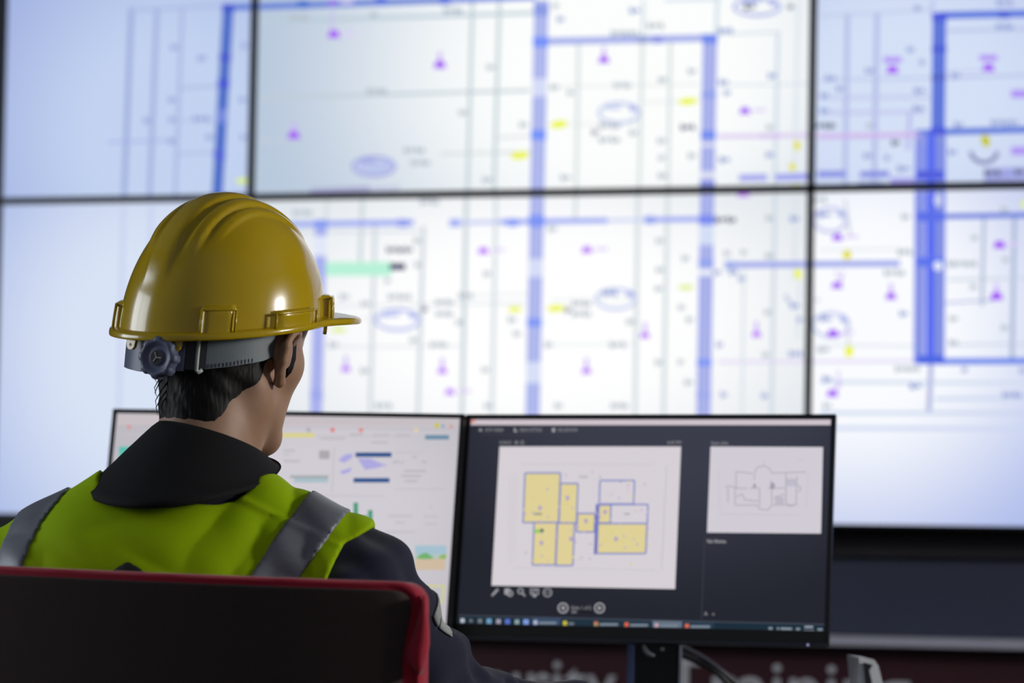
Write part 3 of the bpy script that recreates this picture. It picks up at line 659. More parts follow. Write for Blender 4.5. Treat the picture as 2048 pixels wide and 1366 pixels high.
    for x, s in ((1126, -1), (1199, 1)):
        d.ring(x, 1216, 9.5, 9.5, 2.4, (172, 172, 178), 3); d.poly([(x + s * 5, 1216), (x - s * 3, 1221), (x - s * 3, 1211)], (172, 172, 178), 3)
    d.text(1142, 1219, 'Slide 1 of 2', 10, tx1, 3, 40); d.rect(1143, 1222, 1153, 1226, (120, 120, 124), 3); d.line((1158, 1224), (1184, 1225), 3, (22, 24, 28), 3)
    d.line((1409, 1075), (1403, 1238), 1.6, (60, 62, 72), 2)
    d.text(1408, 1231, 'A', 11, tx1, 3); d.text(1424, 1231, 'A', 8, tx1, 3)
    # task bar
    T = lambda u: 1231 + (u - 922) * .0245
    d.poly([(880, T(880)), (1700, T(1700)), (1700, T(1700) + 26), (880, T(880) + 26)], (26, 44, 58), 2)
    d.line((910, T(910)), (1660, T(1660)), 2, (70, 76, 88), 3)
    for u, c, r in ((925, (190, 196, 206), 4), (942, (110, 118, 122), 3), (960, (120, 128, 130), 4), (978, (110, 156, 190), 5), (997, (160, 156, 172), 4.5), (1015, (88, 112, 196), 5), (1034, (140, 164, 168), 4.5), (1052, (126, 154, 220), 5.5)): d.rect(u - r, T(u) + 10 - r, u + r, T(u) + 10 + r, c, 4)
    for u0, u1, ci, bg in ((1063, 1121, (170, 180, 210), (52, 74, 100)), (1122, 1182, (196, 186, 70), (30, 48, 62)), (1184, 1244, (200, 120, 90), (32, 50, 66)), (1245, 1304, (216, 100, 74), (34, 52, 68)), (1305, 1364, (190, 160, 170), (98, 112, 128)), (1366, 1428, (216, 104, 80), (38, 58, 74))):
        d.poly([(u0, T(u0) + 1), (u1, T(u1) + 1), (u1, T(u1) + 21), (u0, T(u0) + 21)], bg, 3)
        d.line((u0 + 1, T(u0) + 20), (u1 - 1, T(u1) + 20), 3.4, (84, 112, 152), 4); d.rect(u0 + 4, T(u0) + 6, u0 + 12, T(u0) + 15, ci, 5)
        if ci != (196, 186, 70): d.rect(u0 + 15, T(u0) + 9, u1 - 8, T(u0) + 14, (120, 132, 146), 4)
        else: d.rect(u0 + 15, T(u0) + 9, u0 + 26, T(u0) + 14, (110, 120, 130), 4)
    d.disc(1191, T(1191) + 13, 3, 3, (110, 170, 90), 5)
    for u, r in ((1541, 4), (1556, 2), (1565, 4), (1572, 4), (1580, 4), (1596, 4), (1640, 5)): d.rect(u - r, T(u) + 8, u + r, T(u) + 14, (126, 138, 150), 4)
    d.rect(1609, T(1609) + 4, 1626, T(1609) + 8, (150, 156, 170), 4); d.rect(1607, T(1609) + 12, 1628, T(1609) + 16, (146, 152, 166), 4)
page_m = backlit('left_monitor_backlight', (196, 192, 200), (216, 211, 219), .06, .02, .36, .26, .92)
dark_m = backlit('right_monitor_backlight', (34, 36, 46), (58, 60, 74), .05, .20, .46, .34)
monL, _, _ = monitor((-.34581, 3.57567, 1.04417), (-.1669, .02731, -.19841), page, 'left monitor showing a pale web page, partly hidden behind the worker', page_m)
monR, LR_, footR = monitor((.18847, 3.47635, 1.04311), (-.1789, .02036, -.24511), shown, 'right monitor showing a dark presentation window with a yellow floor plan', dark_m)
# crescent of the cable ring on the right stand
a0 = px(1303, 1292, 3.5)
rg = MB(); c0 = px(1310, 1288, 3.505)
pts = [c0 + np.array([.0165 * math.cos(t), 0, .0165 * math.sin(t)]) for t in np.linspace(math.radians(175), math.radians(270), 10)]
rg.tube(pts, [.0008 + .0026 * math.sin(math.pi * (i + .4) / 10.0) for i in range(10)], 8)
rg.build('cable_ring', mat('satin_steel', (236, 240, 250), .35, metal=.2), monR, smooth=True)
sw = MB(); p0 = px(1325, 1298, 3.505); sw.tube([p0, p0 + np.array([0, -.004, 0])], .0028, 10); sw.build('lock_button', mat('satin_steel', (190, 196, 210)), monR)

# cables dropping from the stand
m_cable = mat('cable_sheath', (64, 64, 74), .35, var=.1)
for i, (k, lab) in enumerate((((1366, 1297), 'upper grey-black cable curving down from the right side of monitor stand'), ((1366, 1312), 'lower black cable under the first one, right of monitor stand'))):
    P = [px(k[0] - 14, k[1] - 6, 3.66), px(k[0] + 8, k[1] + 3, 3.66), px(k[0] + 40, k[1] + 20 - i * 3, 3.66), px(k[0] + 74, k[1] + 44 - i * 4, 3.66), px(k[0] + 112, k[1] + 76, 3.67), px(k[0] + 160, 1430, 3.69)]
    P.append(np.array([P[-1][0] + .03, 3.70, .742 + .004]))
    Q = []
    for a in range(len(P) - 1):
        p0_, p1_, p2_, p3_ = P[max(a - 1, 0)], P[a], P[a + 1], P[min(a + 2, len(P) - 1)]
        for t in np.linspace(0, 1, 6, endpoint=False):
            Q.append(.5 * (2 * p1_ + (p2_ - p0_) * t + (2 * p0_ - 5 * p1_ + 4 * p2_ - p3_) * t * t + (3 * p1_ - p0_ - 3 * p2_ + p3_) * t ** 3))
    Q.append(P[-1])
    o = MB().tube(Q, .0042, 10).build('cable', m_cable if i == 0 else mat('cable_black', (24, 24, 27), .4), smooth=True)
    put(o, 'cable', lab, 'cable', 'cables at the monitor stand'); recentre(o)
# pale holder with dark slot
hold = empty('desk_holder', (.495, 3.45, .74), 'slim pale grey holder with dark slot standing right of the monitor stand', 'holder')
A = px(1712, 1312, 3.45); Bq = px(1742, 1316, 3.45)
def prof(inset, top):
    return [(A[0] + inset, top - .001), (Bq[0] - inset * .4, top - .004), (Bq[0] + .006 - inset, top - .012), (Bq[0] + .016 - inset, top - .05), (Bq[0] + .022 - inset, .742), (A[0] + .012 + inset, .742)]
ho = prof(0, A[2]); hi_ = prof(.006, A[2] - .007)
mb = MB(); mb.loft([[(x, 3.42, z) for x, z in ho], [(x, 3.54, z) for x, z in ho]]); mb.build('shell', mat('pale_grey_plastic', (240, 244, 252), .4), hold)
mb = MB(); mb.loft([[(x, 3.417, z) for x, z in hi_[:2] + [(hi_[2][0] - .007, hi_[2][1]), (hi_[3][0] - .008, hi_[3][1]), (hi_[4][0] - .008, .744)] + hi_[5:]], [(x, 3.425, z) for x, z in hi_[:2] + [(hi_[2][0] - .007, hi_[2][1]), (hi_[3][0] - .008, hi_[3][1]), (hi_[4][0] - .008, .744)] + hi_[5:]]])
mb.build('slot', mat('slot_dark', (26, 30, 40), .6), hold)

# ================================================================== the red chair
m_red = mat('red_fabric', (176, 8, 44), .85, var=.12, vscale=300, bump=.25, bscale=900, sheen=.25)
m_dred = mat('shaded_back_fabric', (64, 50, 47), .9, var=.15, vscale=200, bump=.2, bscale=700)  # shade on the chair's red back, put into a dark fabric colour
TR = px(843, 1168, 2.43); TLc = px(0, 1134, 2.505)
ca = (TR - TLc); ca /= np.linalg.norm(ca); cb = np.array([0.03, .02, -1.0]); cb -= ca * (cb @ ca); cb /= np.linalg.norm(cb)
cn = np.cross(ca, cb); cn = cn if cn[1] > 0 else -cn                      # towards the sitter
CW, CH = .50, .50
def cp(a, b, n): return TR + ca * (a - CW) + cb * b + cn * n
def bow(a): return .035 * (1 - (2 * a / CW - 1) ** 2) * -1.0
def rrect(ins, n, r=.022, wide=.012):
    P = []
    a0, a1, b0, b1 = ins, CW - ins, ins, CH - ins
    for cx, cy, t0 in ((a1 - r, b0 + r, -90), (a1 - r, b1 - r, 0), (a0 + r, b1 - r, 90), (a0 + r, b0 + r, 180)):
        for k in range(7):
            t = math.radians(t0 + 15 * k); P.append((cx + r * math.cos(t), cy + r * math.sin(t)))
    out = []
    for i, (a, b) in enumerate(P):
        nx = P[(i + 1) % len(P)]
        for q in range(4):
            aa = a + (nx[0] - a) * q / 4; bb = b + (nx[1] - b) * q / 4
            out.append(cp(aa + wide * (bb / CH) * (2 * aa / CW - 1), bb, n + bow(aa)))
    return out
seat_c = cp(CW / 2, 0, .27); seat_c[2] = .44
chair = empty('office_chair', (seat_c[0], seat_c[1], 0), 'red fabric office chair with shade-darkened back panel, carrying the seated worker', 'chair')
def slab(name, m, ia, ib, n0, n1, r=.02, bulge=.003, flare=0.0, parent=chair, nu=40, nv=60):
    """padded panel following the bow of the back: ia/ib insets at the sides and top"""
    mb = MB(); rows = {}
    for side, nn in ((0, n0), (1, n1)):
        g = []
        for j in range(nv + 1):
            t = .5 - .5 * math.cos(math.pi * j / nv); b = ib + (CH - 2 * ib) * t; e = min(b - ib, CH - ib - b)
            ins = ia + (r - math.sqrt(max(0, r * r - (r - e) ** 2)) if e < r else 0) + (0)
            row = []
            for i in range(nu + 1):
                a = ins + (CW - 2 * ins - flare * max(0, min(1, (b - .012) / .06))) * i / nu; f = 2 * i / nu - 1
                ed = min(1, min(i, nu - i) / 2.0, min(j, nv - j) / 2.0)
                aa = a + .012 * (b / CH) * (2 * a / CW - 1)
                row.append(mb.bm.verts.new(cp(aa, b, nn + (bulge * ed if side else -bulge * ed) + bow(a)).tolist()))
            g.append(row)
        rows[side] = g
        for j in range(nv):
            for i in range(nu): mb.bm.faces.new((g[j][i], g[j][i + 1], g[j + 1][i + 1], g[j + 1][i]))
    def rim(g): return g[0] + [q[-1] for q in g[1:]] + g[-1][-2::-1] + [q[0] for q in g[-2:0:-1]]
    A_, B_ = rim(rows[0]), rim(rows[1])
    for k in range(len(A_)): mb.bm.faces.new((A_[k], A_[(k + 1) % len(A_)], B_[(k + 1) % len(A_)], B_[k]))
    return mb.build(name, m, parent, smooth=True)
slab('backrest', m_red, 0, 0, .002, .040)
slab('shaded_back_panel', m_dred, .007, .007, -.003, .004, bulge=.002, flare=.010)
pip = MB(); edge = [rrect(.003, .004)[i] for i in range(112)]
pip.loft([[e + (ca * math.cos(t) * .0 + cn * math.cos(t) * .0055) + (np.array([0, 0, 1]) * math.sin(t) * .0048) + ca * math.sin(t) * .003 * np.sign(((e - TR) @ ca) + CW / 2) for t in np.linspace(0, 2 * math.pi, 9)[:-1]] for e in edge], wrap=True)
pip.build('piping', m_red, chair, smooth=True)
# loose fold of the cover on the right side
def cpx(u, v, n): 
    q = px(u, v, 2.425); a = (q - TR) @ ca + CW; b = (q - TR) @ cb
    return cp(a, b, n + bow(a))
fold = MB()
ribL = [(845, 1190), (836, 1230), (824, 1268), (812, 1300), (812, 1322), (824, 1338), (836, 1349)]
ribR = [(851, 1190), (853, 1230), (855, 1265), (855, 1290), (851, 1315), (846, 1335), (839, 1350)]
fold.loft([[cpx(a[0], a[1], -.001), cpx(a[0] * .7 + b[0] * .3, a[1], -.008), cpx(a[0] * .3 + b[0] * .7, b[1], -.011), cpx(b[0], b[1], -.007), cpx(b[0], b[1], .004), cpx(a[0], a[1], .003)] for a, b in zip(ribL, ribR)])
fold.build('cover_fold', m_red, chair, smooth=True)
R3 = Matrix(((ca[0], cn[0], 0, 0), (ca[1], cn[1], 0, 0), (0, 0, 1, 0), (0, 0, 0, 1)))
CM = Matrix.Translation(Vector((seat_c[0], seat_c[1], 0))) @ R3
MB().box((0, .0, .43), (.49, .47, .075), CM, bevel=.03, seg=4).build('seat', m_red, chair, smooth=True)
MB().tube([CM @ Vector((0, 0, .40)), CM @ Vector((0, 0, .09))], [.03, .026], 16).build('gas_column', m_metal, chair, smooth=True)
arm_ = MB(); arm_.tube([CM @ Vector((0, -.1, .38)), CM @ Vector((0, -.27, .40)), CM @ Vector((0, -.30, .55))], [.022, .022, .018], 10); arm_.build('back_bracket', m_metal, chair, smooth=True)
for k in range(5):
    t = 2 * math.pi * k / 5 + .3; e = CM @ Vector((.29 * math.cos(t), .29 * math.sin(t), .075))
    lg = MB().tube([CM @ Vector((0, 0, .105)), e], [.026, .016], 10).build('base_arm', m_black, chair, smooth=True)
    MB().tube([e + Vector((-.012, 0, -.045)), e + Vector((.012, 0, -.045))], .028, 14).build('caster', m_black, chair, smooth=True)

# ================================================================== the worker
V3 = lambda *a: np.array(a, float)
YAW = math.radians(35); hr = V3(math.cos(YAW), -math.sin(YAW), 0); hf = V3(math.sin(YAW), math.cos(YAW), 0)
ROLLH = math.radians(3.5)
up = V3(0, 0, 1)
h_x = hr * math.cos(ROLLH) - up * math.sin(ROLLH); h_z = up * math.cos(ROLLH) + hr * math.sin(ROLLH)
PIT = math.radians(-2)
h_y = hf * math.cos(PIT) + h_z * math.sin(PIT); h_z = np.cross(h_x, h_y)
HR = np.stack([h_x, h_y, h_z], 1); HO = px(452, 700, 2.80)
def hw_(p): return HO + HR @ np.asarray(p, float)
def hell(c, r): return ell(hw_(c), r, HR)
def hcone(a, b, ra, rb): return cone(hw_(a), hw_(b), ra, rb)

shR, shL = V3(-.178, 2.690, .941), V3(-.590, 2.755, .912)
elR, elL = V3(-.058, 2.905, .792), V3(-.70, 2.96, .79)
wrR, wrL = V3(.150, 3.050, .785), V3(-.51, 3.14, .785)
hipR, hipL = V3(-.29, 2.74, .53), V3(-.47, 2.75, .53)
knR, knL = V3(-.24, 3.16, .53), V3(-.50, 3.17, .53)
anR, anL = V3(-.24, 3.14, .09), V3(-.50, 3.15, .09)
neck_b = V3(-.372, 2.745, 1.06)
torso = [(ell((-.386, 2.715, .80), (.185, .115, .24)), .05), (ell((-.386, 2.705, .915), (.205, .098, .115)), .05), (ell((-.386, 2.72, .62), (.165, .125, .2)), .06),
         (ell((-.38, 2.73, .52), (.18, .135, .11)), .05), (cone(shL, shR, .058, .056), .05),
         (cone(neck_b, V3(-.205, 2.700, .964), .050, .046), .04), (cone(neck_b, V3(-.555, 2.745, .938), .050, .046), .04)]
arms = [(cone(shR, elR, .054, .043), .03), (cone(elR, wrR, .043, .024), .02), (cone(shL, elL, .054, .043), .03), (cone(elL, wrL, .043, .024), .02)]
legs = [(cone(hipR, knR, .085, .058), .04), (cone(knR, anR, .055, .036), .03), (cone(hipL, knL, .085, .058), .04), (cone(knL, anL, .055, .036), .03)]
feet = [(ell(anR + V3(0, .07, -.045), (.045, .12, .04)), .03), (ell(anL + V3(0, .07, -.045), (.045, .12, .04)), .03)]
head = [(hell((0, -.008, .045), (.074, .096, .088)), .02), (hell((0, .030, -.012), (.060, .064, .085)), .03), (hell((0, .022, -.055), (.053, .055, .052)), .03),
        (hcone((.050, .004, -.058), (.018, .062, -.098), .017, .016), .025), (hcone((-.050, .004, -.058), (-.018, .062, -.098), .017, .016), .025),
        (hell((0, .070, -.096), (.024, .020, .020)), .02), (hell((.047, .048, -.011), (.021, .024, .022)), .025), (hell((-.047, .048, -.011), (.021, .024, .022)), .025),
        (hell((0, .070, .042), (.056, .026, .026)), .025), (hcone((0, .088, .022), (0, .107, -.020), .008, .012), .012), (hell((.011, .096, -.026), (.008, .01, .007)), .008), (hell((-.011, .096, -.026), (.008, .01, .007)), .008),
        (hell((0, .087, -.050), (.024, .010, .006)), .006), (hell((0, .085, -.060), (.021, .010, .007)), .006),
        (hell((.031, .078, .017), (.015, .010, .009)), .006), (hell((-.031, .078, .017), (.015, .010, .009)), .006),
        (cone(hw_((.004, -.026, -.040)), neck_b + V3(.014, .0, -.02), .051, .056), .03), (cone(hw_((0, -.012, -.080)), neck_b + V3(.03, .05, -.02), .042, .048), .03),
        (hcone((.056, -.012, -.040), (.018, .02, -.165), .014, .012), .02), (hcone((-.056, -.012, -.040), (-.018, .02, -.165), .014, .012), .02)]
def ear(s):
    P = [(.074, .030, .012), (.081, .030, .024), (.087, .022, .028), (.091, .008, .022), (.092, -.002, .007), (.088, .000, -.010), (.082, .004, -.024), (.078, .009, -.034)]
    rad = [.0042, .0045, .0048, .005, .0050, .0048, .0055, .0072]
    out = [(hcone((s * a[0], a[1], a[2]), (s * b[0], b[1], b[2]), ra, rb), .004) for a, b, ra, rb in zip(P, P[1:], rad, rad[1:])]
    out.append((hell((s * .080, .008, .002), (.005, .016, .024)), .006)); out.append((hell((s * .076, .016, -.010), (.006, .006, .007)), .004))
    out.append((hell((s * .076, .006, -.004), (.008, .008, .014)), .006))
    return out
head += ear(1) + ear(-1)
def hand(wr, fw, side):
    """palm down on the desk, fingers slightly curled; side=+1 thumb towards -X"""
    fw = fw / np.linalg.norm(fw); lt = np.cross(fw, up); lt /= np.linalg.norm(lt)
    c = wr + fw * .052 + up * -.028; R = np.stack([lt, fw, up], 1)
    out = [(ell(c, (.041, .050, .015), R), .012), (cone(wr, c, .025, .02), .02)]
    for o, ln, rr, sp in ((-.031, .066, .0080, -.06), (-.010, .078, .0088, -.02), (.011, .074, .0086, .03), (.030, .058, .0074, .09)):
        b = c + lt * (o * side) + fw * .040; d = fw + lt * (sp * side)
        p1 = b + d * ln * .45 + up * .008; p2 = p1 + d * ln * .32 - up * .007; p3 = p2 + d * ln * .23 - up * .010
        out += [(cone(b, p1, rr * 1.05, rr), .004), (cone(p1, p2, rr, rr * .92), .003), (cone(p2, p3, rr * .92, rr * .8), .003)]
    t0 = c - lt * (.026 * side) - fw * .022; t1 = t0 - lt * (.026 * side) + fw * .028; t2 = t1 - lt * (.008 * side) + fw * .030 - up * .006
    out += [(cone(t0, t1, .0125, .0105), .008), (cone(t1, t2, .0105, .0085), .003)]
    return out
hands = hand(wrR, V3(.25, .9, 0), 1) + hand(wrL, V3(.35, .9, 0), -1)

worker = empty('person', (-.38, 2.74, 0), 'person in yellow hard hat, lime safety vest and navy jacket, seated with back to viewer', 'person')
m_skin = mat('skin', (172, 133, 107), .5, var=.08, vscale=60, bump=.12, bscale=900, sss=.12)
xs = span((-.86, -.50, .010), (-.50, -.46, .006), (-.46, -.20, .0024), (-.20, .02, .009), (.02, .30, .0042))
ys = span((2.52, 2.66, .010), (2.66, 2.94, .0024), (2.94, 3.08, .006), (3.08, 3.34, .0045))
zs = span((.0, .70, .014), (.70, .84, .0045), (.84, 1.06, .008), (1.06, 1.40, .0024))
fb = Field(xs, ys, zs)
for p, k in torso + arms + legs + feet + head: fb.add(p, k)
for p, k in hands: fb.add(p, k)
for s in (1, -1): fb.add(hell((s * .031, .094, .020), (.013, .008, .006)), .006, sub=True)
body = link(nets(fb, 'body'), 'body', m_skin, worker)
def surf_smooth(o, n, f=.5):
    md = o.modifiers.new('soften', 'SMOOTH'); md.iterations = n; md.factor = f
surf_smooth(body, 2)

# eyes and brows
m_eye = mat('eye_white', (226, 222, 216), .25); m_iris = mat('dark_iris', (34, 22, 16), .2)
for s_ in (1, -1):
    ec = V3(s_ * .031, .0815, .0195)
    mb = MB(); mb.loft([[hw_(ec + V3(.0118 * math.sin(a) * math.cos(t), .0075 * math.cos(a), .0058 * math.sin(a) * math.sin(t))) for t in np.linspace(0, 2 * math.pi, 16, endpoint=False)] for a in np.linspace(.02, math.pi - .02, 10)])
    eye = mb.build('eye', m_eye, worker, smooth=True)
    MB().tube([hw_(ec + V3(0, .0066, 0)), hw_(ec + V3(0, .0079, 0))], .0046, 16).build('iris', m_iris, eye)
    MB().tube([hw_((s_ * x, y, z)) for x, y, z in ((.014, .0955, .036), (.024, .0945, .041), (.036, .088, .042), (.046, .078, .037))], [.0022, .0032, .0030, .0012], 8).build('eyebrow', mat('brow_hair', (22, 18, 16), .7), worker, smooth=True)

# hair
m_hair = mat('black_hair', (17, 15, 14), .55, var=.5, vscale=160, stretch=(1, 1, .15), bump=.4, bscale=260, spec=.2)
hx = span((-.50, -.20, .0024)); hy = span((2.64, 2.95, .0024)); hz = span((1.07, 1.36, .0024))
fh = Field(hx, hy, hz)
for p, k in head[:20]: fh.add(p, k)
X, Y, Z = fh.grid((slice(None),) * 3)
lx = (X - HO[0]) * HR[0, 0] + (Y - HO[1]) * HR[1, 0] + (Z - HO[2]) * HR[2, 0]
ly = (X - HO[0]) * HR[0, 1] + (Y - HO[1]) * HR[1, 1] + (Z - HO[2]) * HR[2, 1]
lz = (X - HO[0]) * HR[0, 2] + (Y - HO[1]) * HR[1, 2] + (Z - HO[2]) * HR[2, 2]
reg = poly_d(ly, lz, [(-.25, .14), (.048, .14), (.046, .030), (.040, .006), (.036, -.020), (.029, -.030), (.021, -.002), (-.002, -.012), (-.016, -.036), (-.036, -.066), (-.062, -.098), (-.25, -.108)])
strand = .0006 * np.sin(lx * 900 + 3 * np.sin(lz * 90)) * np.sin(ly * 700 + 2 * np.sin(lz * 120)) + .0004 * np.sin(lz * 240 + lx * 300)
thick = .0008 + .0022 * (ly > .004) + .0075 * np.clip(-reg / .035, 0, 1) - .003 * np.clip((-.02 - lz) / .04, 0, 1)
hf_ = np.maximum(np.maximum(fh.F - thick + strand * np.clip(-reg / .02, 0, 1), -(fh.F + .006)), (reg + .0005 * np.sin(lx * 400) * np.sin(ly * 350)) * .6)
hair = link(nets(fh, 'hair', hf_.astype('f')), 'hair', m_hair, worker)
tuft = MB()
for u, v, du in ((301, 744, -1), (306, 757, -6), (303, 771, -2), (310, 781, -8), (309, 797, -6), (314, 803, -1)):
    a = px(u + 26, v - 18, 2.735); b = px(u + 14, v - 2, 2.733); c = px(u + 9 + du, v + 12 - du, 2.732); e = px(u + 1.6 * du + 16, v + 22 - 2 * du, 2.733)
    tuft.tube([a, b, c, e], [.0009, .0008, .0006, .0002], 6)
tuft.build('nape_strands', m_hair, hair, smooth=True)

# jacket
m_navy = mat('navy_cloth', (22, 25, 52), .82, var=.14, vscale=120, bump=.25, bscale=700, sheen=.2, spec=.3)
jx = span((-.88, -.24, .0068), (-.24, .06, .0042), (.06, .20, .005)); jy = span((2.50, 2.62, .005), (2.62, 3.14, .0056)); jz = span((.50, .74, .010), (.74, 1.13, .0046))
fj = Field(jx, jy, jz)
for p, k in torso: fj.add(p, k, inflate=.013)
for p, k in arms: fj.add(p, k + .01, inflate=.0185)
X, Y, Z = fj.grid((slice(None),) * 3)
base_j = fj.F.copy()
def arm_t(a, b):
    d = (b - a); L = d @ d
    return ((X - a[0]) * d[0] + (Y - a[1]) * d[1] + (Z - a[2]) * d[2]) / L
dR = np.minimum(cone(shR, elR, .07, .06)[0](X, Y, Z), cone(elR, wrR, .06, .05)[0](X, Y, Z))
wgt = np.clip(1 - np.clip(dR, 0, .05) / .05, 0, 1)
tA = arm_t(shR, elR)
# sleeve drapes: long soft folds running along and around the arm, bunching at the elbow
folds = .0058 * np.sin(58 * X - 34 * Z + 20 * Y + 2.2 * np.sin(24 * Z + 9 * Y)) + .0034 * np.sin(95 * Y + 50 * Z + 2 * np.sin(40 * X))
bunch = .0042 * np.exp(-((tA - .95) / .20) ** 2) * np.sin(42 * (tA - .2) + 16 * X)
fj.F += (wgt * (folds + bunch) + (1 - wgt) * .0016 * np.sin(34 * X + 21 * Z + 2 * np.sin(18 * Z))).astype('f')
fj.F = np.maximum(fj.F, (.505 - Z).astype('f'))
cut = poly_d(X, Z, [(-.44, 1.02), (-.30, 1.02), (-.29, 1.2), (-.46, 1.2)])
for wr, el in ((wrR, elR), (wrL, elL)):
    dd = (wr - el) / np.linalg.norm(wr - el)
    fj.F = np.where((np.abs(X - wr[0]) < .12) & (np.abs(Y - wr[1]) < .13), np.maximum(fj.F, ((X - wr[0]) * dd[0] + (Y - wr[1]) * dd[1] + (Z - wr[2]) * dd[2] - .0).astype('f')), fj.F)
jacket = link(nets(fj, 'jacket'), 'jacket', m_navy, worker); surf_smooth(jacket, 2)
# armhole seam and piping on the right sleeve
# collar
m_coll = mat('collar_cloth', (22, 22, 25), .85, var=.15, vscale=150, bump=.2, bscale=600, spec=.25)
def ring4(l, r, b, n=64):
    c = (l + r) / 2; A = (r - l) / 2; B = b - c
    return [c + A * math.cos(t) + B * math.sin(t) for t in np.linspace(0, 2 * math.pi, n, endpoint=False)]
ct = [px(311, 856, 2.775), px(534, 918, 2.79), px(412, 864, 2.690)]
cbm = [px(186, 972, 2.735), px(552, 940, 2.765), px(345, 1008, 2.598)]
def mixr(t, off=0.0, dz=0.0):
    R_ = [a * (1 - t) + b * t for a, b in zip(ring4(*ct), ring4(*cbm))]
    c = sum(R_) / len(R_); out = []
    for p in R_:
        q = p - c; q[2] = 0; q /= np.linalg.norm(q) + 1e-9
        out.append(p + q * off + up * dz)
    return out
prof_ = [(1.0, -.010, .004), (1.02, -.003, -.002), (1.02, .003, -.001), (.98, .006, .002), (.90, .006, 0), (.75, .006, 0), (.55, .006, 0), (.35, .006, 0), (.15, .005, 0), (.04, .002, .002), (.0, -.002, .004), (.0, -.005, .001), (.1, -.007, 0), (.4, -.012, 0), (.8, -.016, 0)]
mb = MB(); mb.loft([mixr(*q) for q in prof_], cap=False, wrap=True)
collar = mb.build('jacket_collar', m_coll, worker, smooth=True)

# safety vest: a shell just outside the jacket, cut to its outline
def pz(u, v, Y=2.635): q = px(u, v, Y); return (q[0], q[2])
vx = span((-.74, -.10, .0034)); vy = span((2.50, 2.90, .0038)); vz = span((.56, 1.125, .0034))
fv = Field(vx, vy, vz)
for p, k in torso: fv.add(p, k, inflate=.013)
for p, k in arms: fv.add(p, k + .01, inflate=.0185)
X, Y, Z = fv.grid((slice(None),) * 3)
P2, Q2 = X[:, :, 0][:, :, None], Z
crease = .0026 * np.sin(26 * X - 40 * Z + 1.6 * np.sin(22 * X)) + .0018 * np.sin(60 * X + 25 * Z + 2 * np.sin(30 * Z + 8 * X)) + .0030 * np.exp(-((X + .22) / .07) ** 2) * np.sin(85 * X + 70 * Z)
dv = (fv.F - np.abs(crease) * .9 - .0008).astype('f')
seam_line = np.exp(-((((X - pz(470, 992)[0]) * .45 + (Z - pz(470, 992)[1]) * 1.0 + .0) / .0035) ** 2)) * (X > pz(455, 990)[0])
dv -= (.0022 * seam_line).astype('f')
XZx, XZz = X[:, 0, 0][:, None], Z[0, 0][None, :]
def region(poly):
    return poly_d(XZx, XZz, poly)[:, None, :]
out_poly = [pz(*q) for q in ((185, 978), (203, 993), (250, 1001), (330, 1006), (430, 1009), (466, 1001), (492, 976), (512, 946), (545, 936), (560, 860), (752, 960), (742, 1054), (716, 1073), (690, 1086), (674, 1120), (655, 1165), (645, 1240), (660, 1500), (660, 2000), (-60, 2000), (-60, 1500), (-45, 1240), (-60, 1165), (-80, 1120), (-96, 1086), (-150, 1052), (-170, 960), (140, 820))]
rv = region(out_poly)
def shell(lo, hi, reg, soft=1.0):
    return np.maximum(np.maximum(dv - hi, lo - dv), reg * soft).astype('f')
m_vest = mat('lime_vest', (168, 204, 0), .8, var=.06, vscale=30, bump=.25, bscale=1100, spec=.15)
vest = link(nets(fv, 'vest', shell(-.008, .0045, rv)), 'safety_vest', m_vest, worker); surf_smooth(vest, 1)
m_refl = mat('reflective_tape', (120, 124, 134), .42, metal=.0, var=.10, vscale=45, bump=.2, bscale=500, spec=.7)
def strip(name, poly, m, hi=.0078, parent=None, back=False):
    f_ = shell(.001, hi, np.maximum(region(poly), rv))
    if back: f_ = np.maximum(f_, (Y - 2.70).astype('f'))
    o = link(nets(fv, name, f_), name, m, parent or vest); surf_smooth(o, 2)
    return o
strip('reflective_strap', [pz(*q) for q in ((640, 920), (606, 990), (566, 1050), (530, 1112), (500, 1164), (440, 1290), (440, 2000), (540, 2000), (545, 1290), (597, 1164), (628, 1122), (654, 1084), (690, 1026), (740, 940))], m_refl)
strip('reflective_strap', [pz(*q) for q in ((108, 955), (102, 992), (86, 1020), (72, 1052), (52, 1132), (40, 1200), (30, 1290), (30, 2000), (-50, 2000), (-46, 1290), (-26, 1164), (-16, 1122), (-2, 1060), (10, 1010), (20, 940))], m_refl)
strip('back_emblem', [pz(*q) for q in ((268, 1122), (338, 1164), (268, 1206), (198, 1164))], mat('emblem_black', (26, 27, 24), .6), .0085, back=True)

